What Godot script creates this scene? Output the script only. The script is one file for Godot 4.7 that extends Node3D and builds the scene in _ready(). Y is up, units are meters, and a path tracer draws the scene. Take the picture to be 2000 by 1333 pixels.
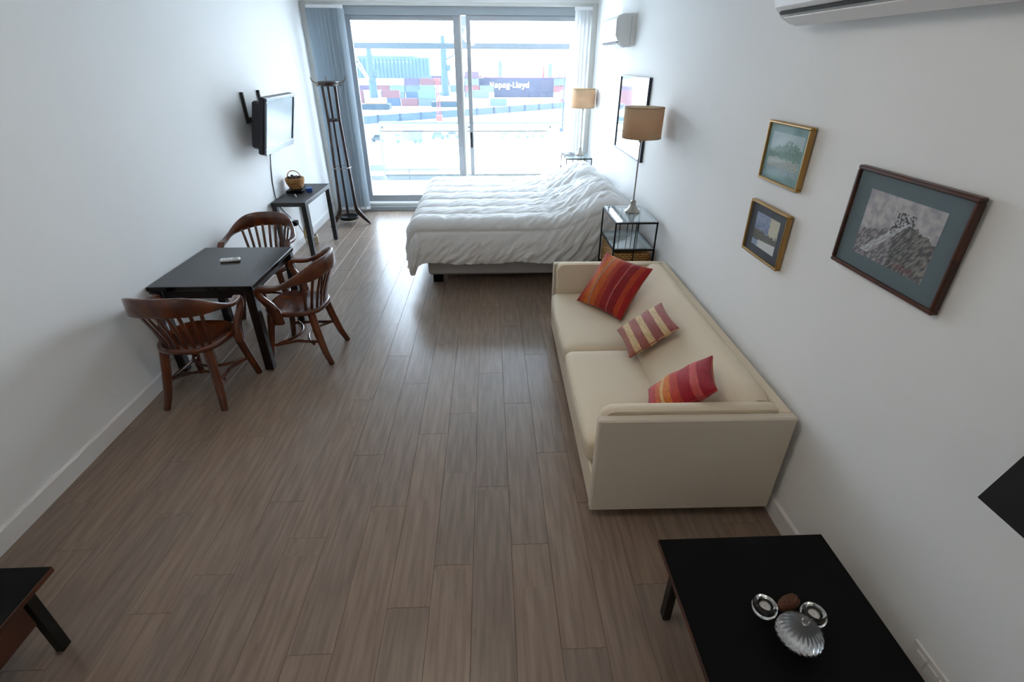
extends Node3D

# ---------------------------------------------------------------- shapes
class Shape:
	var st := SurfaceTool.new()
	var sm := -1
	var xf := Transform3D.IDENTITY

	func _init() -> void:
		st.begin(Mesh.PRIMITIVE_TRIANGLES)

	func vert(p: Vector3, uv := Vector2.ZERO) -> void:
		st.set_smooth_group(sm)
		st.set_uv(uv)
		st.add_vertex(xf * p)

	func done() -> ArrayMesh:
		st.generate_normals()
		return st.commit()

	# convex flat polygon, outward side given by a hint
	func poly(p: Array, out: Vector3, uvs: Array = []) -> Shape:
		sm = -1
		var n: Vector3 = (p[1] - p[0]).cross(p[2] - p[0])
		var flip: bool = n.dot(out) > 0.0
		for i in range(1, p.size() - 1):
			var k := [0, i + 1, i] if flip else [0, i, i + 1]
			for j in k:
				vert(p[j], uvs[j] if uvs.size() > j else Vector2.ZERO)
		return self

	# box with chamfered edges
	func box(c: Vector3, s: Vector3, b := 0.0, turn := Basis.IDENTITY) -> Shape:
		var keep := xf
		xf = xf * Transform3D(turn, c)
		var h := s * 0.5
		b = minf(b, minf(h.x, minf(h.y, h.z)) * 0.98)
		for ax in 3:
			var u := (ax + 1) % 3
			var w := (ax + 2) % 3
			for sg in [-1.0, 1.0]:
				var ps := []
				for k in [[-1, -1], [1, -1], [1, 1], [-1, 1]]:
					var p := Vector3.ZERO
					p[ax] = sg * h[ax]
					p[u] = k[0] * (h[u] - b)
					p[w] = k[1] * (h[w] - b)
					ps.append(p)
				var o := Vector3.ZERO
				o[ax] = sg
				poly(ps, o)
		if b > 0.0:
			for ax in 3:
				var u := (ax + 1) % 3
				var w := (ax + 2) % 3
				for k in [[-1, -1], [1, -1], [1, 1], [-1, 1]]:
					var ps := []
					for e in [[-1, 0], [1, 0], [1, 1], [-1, 1]]:
						var p := Vector3.ZERO
						p[ax] = e[0] * (h[ax] - b)
						p[u] = k[0] * (h[u] - (b if e[1] == 1 else 0.0))
						p[w] = k[1] * (h[w] - (0.0 if e[1] == 1 else b))
						ps.append(p)
					var o := Vector3.ZERO
					o[u] = k[0]
					o[w] = k[1]
					poly(ps, o)
			for i in 8:
				var g := Vector3(1 if i & 1 else -1, 1 if i & 2 else -1, 1 if i & 4 else -1)
				poly([g * Vector3(h.x, h.y - b, h.z - b), g * Vector3(h.x - b, h.y, h.z - b), g * Vector3(h.x - b, h.y - b, h.z)], g)
		xf = keep
		return self

	# a box between two corners
	func span(a: Vector3, z: Vector3, b := 0.0) -> Shape:
		return box((a + z) * 0.5, (z - a).abs(), b)

	# surface through rings of equal size
	func skin(rings: Array, loop: bool, cap_a := true, cap_b := true, smooth := 1) -> Shape:
		var n: int = rings[0].size()
		var m: int = rings.size()
		var vote := 0.0
		var cen := []
		for r in rings:
			var c := Vector3.ZERO
			for p in r:
				c += p
			cen.append(c / n)
		var last := n if loop else n - 1
		for i in m - 1:
			for j in last:
				var a: Vector3 = rings[i][j]
				var b: Vector3 = rings[i][(j + 1) % n]
				var d: Vector3 = rings[i + 1][j]
				vote += (b - a).cross(d - a).dot((a + b + d) / 3.0 - (cen[i] + cen[i + 1]) * 0.5)
		var flip := vote > 0.0
		sm = smooth
		for i in m - 1:
			for j in last:
				var jj := (j + 1) % n
				var q := [rings[i][j], rings[i][jj], rings[i + 1][jj], rings[i + 1][j]]
				var t := [Vector2(float(j) / last, float(i) / (m - 1)), Vector2(float(j + 1) / last, float(i) / (m - 1)), Vector2(float(j + 1) / last, float(i + 1) / (m - 1)), Vector2(float(j) / last, float(i + 1) / (m - 1))]
				for k in ([0, 2, 1, 0, 3, 2] if flip else [0, 1, 2, 0, 2, 3]):
					vert(q[k], t[k])
		if loop and cap_a:
			poly(Array(rings[0]), cen[0] - cen[1])
		if loop and cap_b:
			poly(Array(rings[m - 1]), cen[m - 1] - cen[m - 2])
		return self

	# round tube along a path; radius is a number or one per point
	func tube(path: Array, radius, sides := 8, loop := false) -> Shape:
		var rings := []
		var n := path.size()
		var side := Vector3.ZERO
		for i in n:
			var a: Vector3 = path[(i - 1 + n) % n] if loop else path[maxi(i - 1, 0)]
			var b: Vector3 = path[(i + 1) % n] if loop else path[mini(i + 1, n - 1)]
			var d := (b - a).normalized()
			if side == Vector3.ZERO:
				side = d.cross(Vector3.UP if absf(d.y) < 0.9 else Vector3.RIGHT).normalized()
			side = (side - d * side.dot(d)).normalized()
			var up := side.cross(d)
			var r: float = radius[i] if radius is Array else radius
			var ring := []
			for k in sides:
				var t := TAU * (k + 0.5) / sides
				ring.append(path[i] + (side * cos(t) + up * sin(t)) * r)
			rings.append(ring)
		if loop:
			rings.append(rings[0])
			return skin(rings, true, false, false)
		return skin(rings, true)

	# rectangle swept along a path: wide[i] across (given direction), tall[i] along up
	func band(path: Array, across: Array, wide: Array, tall: Array, ups: Array = [], b := 0.25) -> Shape:
		var rings := []
		for i in path.size():
			var x: Vector3 = across[i].normalized()
			var u: Vector3 = ups[i].normalized() if ups.size() > i else Vector3.UP
			var w: float = wide[i] * 0.5
			var h: float = tall[i] * 0.5
			var e := minf(w, h) * b
			var ring := []
			for k in [[1, 1, 0, 1], [1, 1, 1, 0], [1, -1, 1, 0], [1, -1, 0, 1], [-1, -1, 0, 1], [-1, -1, 1, 0], [-1, 1, 1, 0], [-1, 1, 0, 1]]:
				ring.append(path[i] + x * k[0] * (w - (e if k[3] == 1 else 0.0)) + u * k[1] * (h - (e if k[2] == 1 else 0.0)))
			rings.append(ring)
		return skin(rings, true)

	# turned shape round the y axis; profile of Vector2(radius, height)
	func lathe(c: Vector3, profile: Array, segs := 24, smooth := 1, wave := 0.0, waves := 0) -> Shape:
		var rings := []
		for p in profile:
			var ring := []
			for k in segs:
				var t := TAU * k / segs
				var r: float = p.x * (1.0 + wave * cos(t * waves))
				ring.append(c + Vector3(cos(t) * r, p.y, sin(t) * r))
			rings.append(ring)
		return skin(rings, true, profile[0].x > 0.0005, profile[-1].x > 0.0005, smooth)

	# polygon in the x-z plane drawn up from y0 to y1
	func prism(pts: Array, y0: float, y1: float) -> Shape:
		var c := Vector3.ZERO
		for p in pts:
			c += Vector3(p.x, 0, p.y) / pts.size()
		var lo := []
		var hi := []
		for p in pts:
			lo.append(Vector3(p.x, y0, p.y))
			hi.append(Vector3(p.x, y1, p.y))
		for i in pts.size():
			var j := (i + 1) % pts.size()
			poly([lo[i], lo[j], hi[j], hi[i]], (lo[i] + lo[j]) * 0.5 - c - Vector3(0, y0, 0))
		poly(lo, Vector3.DOWN)
		poly(hi, Vector3.UP)
		return self

	# soft rounded box with puffed faces
	func soft(c: Vector3, s: Vector3, r: float, puff := Vector3.ZERO, n := 10, turn := Basis.IDENTITY) -> Shape:
		var keep := xf
		xf = xf * Transform3D(turn, c)
		var h := s * 0.5
		var core := h - Vector3(r, r, r)
		sm = 1
		for ax in 3:
			var u := (ax + 1) % 3
			var w := (ax + 2) % 3
			for sg in [-1.0, 1.0]:
				var rows := []
				for i in n + 1:
					var row := []
					for j in n + 1:
						var q := Vector3.ZERO
						q[ax] = sg * h[ax]
						q[u] = h[u] * _ease(float(i) / n * 2.0 - 1.0)
						q[w] = h[w] * _ease(float(j) / n * 2.0 - 1.0)
						var inner := q.clamp(-core, core)
						var o := q - inner
						var p := inner + (o.normalized() * r if o.length() > 1e-6 else Vector3.ZERO)
						for e in 3:
							var f := 1.0
							for g in 3:
								if g != e:
									f *= 1.0 - pow(absf(p[g]) / h[g], 2.5)
							p[e] += signf(p[e]) * puff[e] * maxf(f, 0.0) * minf(absf(p[e]) / h[e], 1.0)
						row.append(p)
					rows.append(row)
				for i in n:
					for j in n:
						var a: Vector3 = rows[i][j]
						var b: Vector3 = rows[i + 1][j]
						var d: Vector3 = rows[i + 1][j + 1]
						var e: Vector3 = rows[i][j + 1]
						for p in ([a, d, b, a, e, d] if sg > 0 else [a, b, d, a, d, e]):
							vert(p, Vector2(p[u], p[w]))
		xf = keep
		return self

	func _ease(t: float) -> float:
		return signf(t) * (1.0 - pow(1.0 - absf(t), 1.5))

	# throw cushion in its own x-y plane, stripes along uv.x
	func cushion(w: float, h: float, t: float, n := 22) -> Shape:
		sm = 1
		for side in [1.0, -1.0]:
			var rows := []
			for i in n + 1:
				var row := []
				for j in n + 1:
					var a := sin((float(i) / n - 0.5) * PI)
					var b := sin((float(j) / n - 0.5) * PI)
					var f := pow(maxf(1.0 - a * a, 0.0), 0.5) * pow(maxf(1.0 - b * b, 0.0), 0.5)
					var pinch := 1.0 - 0.07 * (1.0 - a * a) * b * b
					var pinch2 := 1.0 - 0.07 * (1.0 - b * b) * a * a
					var wr := 0.006 * sin(a * 9.0 + b * 4.0) * f
					row.append([Vector3(a * w * 0.5 * pinch2, b * h * 0.5 * pinch, side * (t * 0.5 * f + 0.004 + wr)), Vector2(a * 0.5 + 0.5, b * 0.5 + 0.5)])
				rows.append(row)
			for i in n:
				for j in n:
					var q := [rows[i][j], rows[i + 1][j], rows[i + 1][j + 1], rows[i][j + 1]]
					for k in ([0, 2, 1, 0, 3, 2] if side > 0 else [0, 1, 2, 0, 2, 3]):
						vert(q[k][0], q[k][1])
		var edge := []
		for s in [1.0, -1.0]:
			var ring := []
			for e in 4:
				for i in n:
					var k := sin((float(i) / n - 0.5) * PI)
					var a: float = [k, 1.0, -k, -1.0][e]
					var b: float = [-1.0, k, 1.0, -k][e]
					ring.append(Vector3(a * w * 0.5 * (1.0 - 0.07 * (1.0 - b * b) * a * a), b * h * 0.5 * (1.0 - 0.07 * (1.0 - a * a) * b * b), s * 0.004))
			edge.append(ring)
		skin(edge, true, false, false)
		return self


# ---------------------------------------------------------------- scene helpers
var M := {}
var taken := {}
var rng := RandomNumberGenerator.new()

func numbered(called: String) -> String:
	if not taken.has(called):
		taken[called] = 0
		return called
	taken[called] += 1
	return "%s_%03d" % [called, taken[called]]

func tag(o: Node3D, label: String, category: String, group := "") -> Node3D:
	o.set_meta("label", label)
	o.set_meta("category", category)
	if group:
		o.set_meta("group", group)
	return o

func thing(called: String, label: String, category: String, at := Vector3.ZERO, turn := 0.0, group := "") -> Node3D:
	var o := Node3D.new()
	o.name = numbered(called)
	add_child(o)
	o.position = at
	o.rotation.y = turn
	tag(o, label, category, group)
	return o

func part(called: String, shape, mat: Material, parent: Node3D, label := "") -> MeshInstance3D:
	var o := MeshInstance3D.new()
	o.name = called
	o.mesh = shape.done() if shape is Shape else shape
	o.material_override = mat
	o.cast_shadow = GeometryInstance3D.SHADOW_CASTING_SETTING_ON
	parent.add_child(o, true)
	if label:
		o.set_meta("label", label)
	return o

func single(called: String, shape, mat: Material, label: String, category: String, at := Vector3.ZERO, turn := 0.0, group := "") -> MeshInstance3D:
	var o := part(numbered(called), shape, mat, self)
	o.position = at
	o.rotation.y = turn
	tag(o, label, category, group)
	return o

func struct(called: String, shape, mat: Material) -> MeshInstance3D:
	var o := part(called, shape, mat, self)
	o.set_meta("kind", "structure")
	return o

func copy_of(src: Node3D, at: Vector3, turn: float, label: String, group := "") -> Node3D:
	var o: Node3D = src.duplicate()
	o.name = numbered(String(src.name).rstrip("_0123456789"))
	add_child(o)
	o.position = at
	o.rotation = Vector3(0, turn, 0)
	o.set_meta("label", label)
	if group:
		o.set_meta("group", group)
	return o

func mat(c: Color, rough := 0.6, metal := 0.0) -> StandardMaterial3D:
	var m := StandardMaterial3D.new()
	m.albedo_color = c
	m.roughness = rough
	m.metallic = metal
	return m

func tex_mat(img: Image, rough: float, tri := 0.0) -> StandardMaterial3D:
	var m := mat(Color.WHITE, rough)
	m.albedo_texture = ImageTexture.create_from_image(img)
	if tri > 0.0:
		m.uv1_triplanar = true
		m.uv1_scale = Vector3(tri, tri, tri)
	return m

func glass(c: Color, a: float, rough := 0.02) -> StandardMaterial3D:
	var m := mat(Color(c.r, c.g, c.b, a), rough)
	m.transparency = BaseMaterial3D.TRANSPARENCY_ALPHA
	return m

func noise(freq: float, sd: int, oct := 3) -> FastNoiseLite:
	var n := FastNoiseLite.new()
	n.noise_type = FastNoiseLite.TYPE_SIMPLEX_SMOOTH
	n.frequency = freq
	n.seed = sd
	n.fractal_octaves = oct
	return n

func bump(m: StandardMaterial3D, freq: float, sd: int, depth: float, strength := 4.0) -> StandardMaterial3D:
	var t := NoiseTexture2D.new()
	t.width = 256
	t.height = 256
	t.seamless = true
	t.as_normal_map = true
	t.bump_strength = strength
	t.noise = noise(freq, sd, 2)
	m.normal_enabled = true
	m.normal_texture = t
	m.normal_scale = depth
	return m

func paint(w: int, h: int, f: Callable) -> Image:
	var d := PackedByteArray()
	d.resize(w * h * 3)
	var k := 0
	for y in h:
		for x in w:
			var c: Color = f.call(x, y)
			d[k] = clampi(int(c.r * 255.0), 0, 255)
			d[k + 1] = clampi(int(c.g * 255.0), 0, 255)
			d[k + 2] = clampi(int(c.b * 255.0), 0, 255)
			k += 3
	return Image.create_from_data(w, h, false, Image.FORMAT_RGB8, d)

# wood: u across the grain, v along it
func wood(w: int, h: int, sd: int, dark: Color, light: Color, streak := 1.0, knots := 2) -> Image:
	var fine := noise(0.22, sd, 2)
	var mid := noise(0.035, sd + 1, 3)
	var broad := noise(0.012, sd + 2, 2)
	var r := RandomNumberGenerator.new()
	r.seed = sd
	var ks := []
	for i in knots:
		ks.append(Vector3(r.randf() * w, r.randf() * h, r.randf_range(4.0, 9.0)))
	return paint(w, h, func(x: int, y: int) -> Color:
		var warp := 0.0
		var spot := 0.0
		for k in ks:
			var dx: float = (x - k.x) / k.z
			var dy: float = (y - k.y) / (k.z * 2.6)
			var g := exp(-(dx * dx + dy * dy))
			spot += g * 0.5
			warp += dx * g * 14.0
		var u := x + warp
		var a := fine.get_noise_2d(u * 1.1, y * 0.025)
		var b := mid.get_noise_2d(u * 0.9, y * 0.05)
		var c := broad.get_noise_2d(u * 1.6, y * 0.22)
		var t := 0.52 + (a * 0.07 + b * 0.15) * streak + c * 0.60 - spot
		return dark.lerp(light, clampf(t, 0.0, 1.0)))

const WIN_Z := -8.6
func left_x(z: float) -> float:
	return -2.53 + 0.0105 * z
func right_x(z: float) -> float:
	return 1.54 - 0.0072 * z

# ---------------------------------------------------------------- scene
func _ready() -> void:
	rng.seed = 11
	camera_and_light()
	materials()
	room()
	window()
	balcony()
	harbour()
	bed()
	nightstands()
	sofa()
	wall_things()
	dining()
	console()
	rack()
	low_tables()

func camera_and_light() -> void:
	var cam := Camera3D.new()
	cam.name = "camera"
	add_child(cam)
	cam.position = Vector3(0, 2.22, 0)
	cam.basis = (Basis(Vector3.BACK, deg_to_rad(-0.248)) * Basis(Vector3.RIGHT, deg_to_rad(29.416)) * Basis(Vector3.UP, deg_to_rad(2.583))).transposed()
	cam.fov = rad_to_deg(2.0 * atan(666.5 / 969.1))
	cam.near = 0.05
	cam.far = 2000.0
	cam.current = true
	var sky_m := ProceduralSkyMaterial.new()
	sky_m.sky_top_color = Color(0.82, 0.91, 1.0)
	sky_m.sky_horizon_color = Color(0.955, 0.98, 1.0)
	sky_m.ground_horizon_color = Color(0.80, 0.82, 0.84)
	sky_m.ground_bottom_color = Color(0.70, 0.70, 0.70)
	sky_m.sun_angle_max = 1.0
	var sky := Sky.new()
	sky.sky_material = sky_m
	var env := Environment.new()
	env.background_mode = Environment.BG_SKY
	env.sky = sky
	env.background_energy_multiplier = 17.0
	env.ambient_light_source = Environment.AMBIENT_SOURCE_DISABLED
	env.tonemap_mode = Environment.TONE_MAPPER_LINEAR
	env.tonemap_exposure = 1.09
	env.sdfgi_enabled = true
	env.ssao_enabled = true
	env.ssil_enabled = true
	var we := WorldEnvironment.new()
	we.name = "environment"
	we.environment = env
	add_child(we)

func materials() -> void:
	M.wall = bump(mat(Color(0.92, 0.92, 0.915), 0.75), 0.05, 3, 0.08, 2.0)
	M.wall.uv1_triplanar = true
	M.wall.uv1_scale = Vector3(1.5, 1.5, 1.5)
	M.trim = mat(Color(0.90, 0.89, 0.88), 0.45)
	M.frame = mat(Color(0.80, 0.80, 0.78), 0.4)
	M.frame_grey = mat(Color(0.62, 0.65, 0.67), 0.4)
	M.alu = mat(Color(0.66, 0.68, 0.70), 0.35, 0.3)
	M.dark = mat(Color(0.06, 0.06, 0.065), 0.5)
	M.black = mat(Color(0.02, 0.02, 0.022), 0.5)
	M.black.metallic_specular = 0.25
	M.white = mat(Color(0.90, 0.90, 0.90), 0.4)
	M.steel = mat(Color(0.62, 0.60, 0.57), 0.28, 1.0)
	M.iron = mat(Color(0.12, 0.12, 0.12), 0.45, 0.6)
	M.picture_glass = glass(Color(0.9, 0.95, 0.95), 0.03)
	M.picture_glass.metallic_specular = 0.12
	M.pane = glass(Color(0.86, 0.95, 0.97), 0.06)
	M.pane_tint = glass(Color(0.55, 0.75, 0.82), 0.16)
	M.clear = glass(Color(0.75, 0.85, 0.83), 0.12)


func room() -> void:
	# floor: boards of one width, staggered
	var fl := Node3D.new()
	fl.name = "floor"
	add_child(fl)
	fl.set_meta("kind", "structure")
	part("subfloor", Shape.new().span(Vector3(-2.75, -0.12, -8.75), Vector3(1.75, -0.012, 2.15)), mat(Color(0.18, 0.15, 0.13), 0.8), fl)
	var tones := [[Color(0.472, 0.398, 0.342), Color(0.585, 0.505, 0.442)], [Color(0.462, 0.394, 0.344), Color(0.572, 0.498, 0.438)], [Color(0.480, 0.404, 0.344), Color(0.596, 0.514, 0.448)], [Color(0.454, 0.390, 0.341), Color(0.560, 0.490, 0.433)]]
	var boards := []
	for i in 4:
		var m := tex_mat(wood(256, 1024, 40 + i * 7, tones[i][0], tones[i][1], 0.7, 2), 0.30)
		m.metallic_specular = 0.5
		boards.append(m)
	var wide := 0.197
	var long := 1.24
	var meshes := []
	for k in 6:
		meshes.append(board(wide, long, rng.randf(), rng.randf(), k % 2 == 1))
	var x := -0.118 - 13.0 * wide
	var row := 0
	while x < 1.66:
		var z: float = 2.1 + [0.0, -0.55, -0.2, -0.85, -0.38, -1.05][row % 6] + rng.randf_range(-0.08, 0.08)
		while z > -8.6:
			var a := minf(z, 2.1)
			var b := maxf(z - long, -8.62)
			if a - b > 0.04:
				var me: ArrayMesh = meshes[rng.randi() % 6] if a - b > long - 0.01 else board(wide, a - b, rng.randf(), rng.randf(), false)
				var o := part("plank", me, boards[rng.randi() % 4], fl)
				o.position = Vector3(x + wide * 0.5, 0, (a + b) * 0.5)
			z -= long
		x += wide
		row += 1
	# walls, ceiling
	struct("wall_left", Shape.new().prism([Vector2(left_x(2.1), 2.1), Vector2(left_x(-8.75), -8.75), Vector2(-2.8, -8.75), Vector2(-2.8, 2.1)], 0.0, 3.05), M.wall)
	struct("wall_right", Shape.new().prism([Vector2(right_x(2.1), 2.1), Vector2(right_x(-8.75), -8.75), Vector2(1.78, -8.75), Vector2(1.78, 2.1)], 0.0, 3.05), M.wall)
	struct("wall_back", Shape.new().span(Vector3(-2.8, 0, 2.1), Vector3(1.78, 3.05, 2.25)), M.wall)
	struct("wall_front", Shape.new().span(Vector3(left_x(-8.6), 2.945, -8.75), Vector3(right_x(-8.6), 3.05, -8.5)), M.wall)
	struct("ceiling", Shape.new().span(Vector3(-2.8, 3.05, -8.75), Vector3(1.78, 3.2, 2.25)), M.wall)
	unseen_ceiling_lamp(Vector3(-0.5, 3.05, -1.9), "unseen round white ceiling lamp above the frame, lighting the sofa and bed side", 0.42)  # out of view, placed to light the sofa top and the bed side
	unseen_ceiling_lamp(Vector3(-0.5, 3.05, 1.2), "unseen round white ceiling lamp behind the camera, lighting the near sofa arm", 0.22)  # out of view behind the camera, placed to light the near sofa arm
	for s in [0, 1]:
		var bb := Node3D.new()
		bb.name = ["baseboard_left", "baseboard_right"][s]
		add_child(bb)
		bb.set_meta("kind", "structure")
		var cuts := [[2.1, -1.66], [-1.663, -4.9], [-4.903, -8.5]]
		for c in cuts:
			var sh := Shape.new()
			var rings := []
			for z in c:
				var w: float = left_x(z) if s == 0 else right_x(z)
				var d := 1.0 if s == 0 else -1.0
				rings.append([Vector3(w, 0, z), Vector3(w + d * 0.016, 0, z), Vector3(w + d * 0.016, 0.108, z), Vector3(w + d * 0.011, 0.116, z), Vector3(w, 0.118, z)])
			sh.skin(rings, true, true, true, -1)
			part("board", sh, M.trim, bb)

func unseen_ceiling_lamp(at: Vector3, label: String, energy: float) -> void:  # unseen fixture; place and strength set for the light it gives the room
	var t := thing("unseen_ceiling_lamp", label, "lamp", at, 0.0, "unseen round ceiling lamps above the near end of the room")
	part("rim", Shape.new().lathe(Vector3.ZERO, [Vector2(0.0, 0.0), Vector2(0.19, 0.0), Vector2(0.19, -0.03), Vector2(0.17, -0.035), Vector2(0.0, -0.035)], 32), M.white, t)
	var glow := mat(Color(0.95, 0.95, 0.93), 0.4)
	glow.emission_enabled = true
	glow.emission = Color(1.0, 0.955, 0.90)
	glow.emission_energy_multiplier = 3.0
	part("diffuser", Shape.new().lathe(Vector3.ZERO, [Vector2(0.165, -0.035), Vector2(0.15, -0.065), Vector2(0.09, -0.085), Vector2(0.0, -0.09)], 32), glow, t)
	var l := OmniLight3D.new()
	l.name = "light"
	t.add_child(l)
	l.position = Vector3(0, -0.25, 0)
	l.light_color = Color(1.0, 0.955, 0.90)
	l.light_energy = energy
	l.light_size = 0.15
	l.omni_range = 14.0
	l.omni_attenuation = 2.0
	l.shadow_enabled = true

func board(w: float, l: float, u: float, v: float, turned: bool) -> ArrayMesh:
	var s := Shape.new()
	var b := 0.0012
	var x := w * 0.5 - 0.0004
	var z := l * 0.5 - 0.0004
	var t := 0.012
	var lo := [Vector3(-x, 0, -z), Vector3(x, 0, -z), Vector3(x, 0, z), Vector3(-x, 0, z)]
	var uv := []
	for p in lo:
		var q := Vector2(p.x / 0.20 + u, p.z / 1.25 + v)
		uv.append(-q if turned else q)
	var top := [Vector3(-x + b, 0, -z + b), Vector3(x - b, 0, -z + b), Vector3(x - b, 0, z - b), Vector3(-x + b, 0, z - b)]
	s.poly(top, Vector3.UP, uv)
	for i in 4:
		var j := (i + 1) % 4
		var m1: Vector3 = lo[i] + Vector3.DOWN * b
		var m2: Vector3 = lo[j] + Vector3.DOWN * b
		s.poly([top[i], top[j], m2, m1], Vector3.UP * 0.5 + (lo[i] + lo[j]).normalized(), [uv[i], uv[j], uv[j], uv[i]])
		s.poly([m1, m2, lo[j] + Vector3.DOWN * t, lo[i] + Vector3.DOWN * t], lo[i] + lo[j], [uv[i], uv[j], uv[j], uv[i]])
	return s.done()

func window() -> void:
	var w := Node3D.new()
	w.name = "window_1"
	add_child(w)
	w.set_meta("kind", "structure")
	var l := left_x(-8.6)
	var r := right_x(-8.6)
	part("jamb", Shape.new().span(Vector3(l, 0, -8.72), Vector3(l + 0.085, 2.945, -8.48), 0.004), M.frame, w)
	part("jamb", Shape.new().span(Vector3(r - 0.085, 0, -8.72), Vector3(r, 2.945, -8.48), 0.004), M.frame, w)
	part("head", Shape.new().span(Vector3(l + 0.085, 2.905, -8.72), Vector3(r - 0.085, 2.945, -8.48), 0.004), M.frame, w)
	part("head_panel", Shape.new().span(Vector3(l + 0.085, 2.80, -8.74), Vector3(r - 0.085, 2.905, -8.55)), M.frame_grey, w)
	var sill := part("sill", Shape.new().span(Vector3(l + 0.085, 0.0, -8.74), Vector3(r - 0.085, 0.075, -8.5), 0.006), M.frame_grey, w)
	part("track", Shape.new().span(Vector3(l + 0.085, 0.075, -8.74), Vector3(r - 0.085, 0.125, -8.535), 0.005), M.frame, sill)
	# fixed light behind the blind and two sliding panels
	panel(w, "fixed_panel", l + 0.085, -2.10, -8.655, [0.05, 0.13], M.pane_tint, false)
	panel(w, "sliding_panel", -2.10, -0.405, -8.655, [0.12, 0.09], M.pane_tint, false)
	panel(w, "sliding_panel", -0.305, r - 0.085, -8.60, [0.062, 0.08], M.pane, true)
	part("stopper_bar", Shape.new().span(Vector3(-0.405, 0.125, -8.69), Vector3(-0.38, 2.80, -8.63)), M.frame, w)
	part("pane", Shape.new().span(Vector3(-0.38, 0.125, -8.659), Vector3(-0.30, 2.80, -8.651)), M.pane, w)
	# vertical blinds
	blind(l + 0.11, -2.03, 18, "closed-up stack of grey-blue vertical blind slats at the left jamb", 58.0, Color(0.68, 0.71, 0.73), Color(0.78, 0.83, 0.86))
	blind(1.27, r - 0.10, 5, "narrow stack of vertical blind slats at the right jamb, daylight put into their pale colour", 40.0, Color(0.86, 0.87, 0.87), Color(1.0, 1.0, 1.0))  # same cloth as the left stack; window light is put into its paler colours

func panel(w: Node3D, called: String, x0: float, x1: float, z: float, stile: Array, pane: Material, handle: bool) -> void:
	var p := Node3D.new()
	p.name = called
	w.add_child(p, true)
	part("stile", Shape.new().span(Vector3(x0, 0.13, z - 0.022), Vector3(x0 + stile[0], 2.80, z + 0.022), 0.004), M.alu, p)
	part("stile", Shape.new().span(Vector3(x1 - stile[1], 0.13, z - 0.022), Vector3(x1, 2.80, z + 0.022), 0.004), M.alu, p)
	part("rail", Shape.new().span(Vector3(x0 + stile[0], 2.735, z - 0.02), Vector3(x1 - stile[1], 2.80, z + 0.02), 0.004), M.alu, p)
	part("rail", Shape.new().span(Vector3(x0 + stile[0], 0.13, z - 0.02), Vector3(x1 - stile[1], 0.235, z + 0.02), 0.004), M.alu, p)
	part("pane", Shape.new().span(Vector3(x0 + stile[0] - 0.005, 0.232, z - 0.004), Vector3(x1 - stile[1] + 0.005, 2.738, z + 0.004)), pane, p)
	if handle:
		part("handle", Shape.new().span(Vector3(x0 + 0.012, 1.0, z + 0.022), Vector3(x0 + 0.045, 1.23, z + 0.042), 0.006), M.dark, p)

func blind(x0: float, x1: float, n: int, label: String, angle: float, tint: Color, through: Color) -> void:
	var cloth := bump(mat(tint, 0.8), 0.2, 5, 0.3)
	cloth.uv1_triplanar = true
	cloth.uv1_scale = Vector3(8, 8, 8)
	cloth.backlight_enabled = true
	cloth.backlight = through
	var b := thing("vertical_blind", label, "blind", Vector3((x0 + x1) * 0.5, 0, -8.44), 0.0)
	part("headrail", Shape.new().span(Vector3((x0 - x1) * 0.5 - 0.01, 2.86, -0.03), Vector3((x1 - x0) * 0.5 + 0.01, 2.902, 0.03), 0.005), M.white, b)
	var sh := Shape.new()
	var rings := []
	for k in 7:
		var t := (k / 6.0 - 0.5)
		rings.append([Vector3(t * 0.089, 0.085, cos(t * PI) * 0.008), Vector3(t * 0.089, 2.86, cos(t * PI) * 0.008), Vector3(t * 0.089, 2.86, cos(t * PI) * 0.008 - 0.0012), Vector3(t * 0.089, 0.085, cos(t * PI) * 0.008 - 0.0012)])
	sh.skin(rings, true, true, true, -1)
	var me := sh.done()
	var wt := Shape.new().span(Vector3(-0.042, 0.05, -0.004), Vector3(0.042, 0.092, 0.010), 0.002).done()
	for i in n:
		var s := part("slat", me, cloth, b)
		s.position.x = lerpf(x0, x1, (i + 0.5) / n) - (x0 + x1) * 0.5
		s.rotation.y = deg_to_rad(angle + rng.randf_range(-16, 16))
		part("weight", wt, M.white, s)

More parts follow.
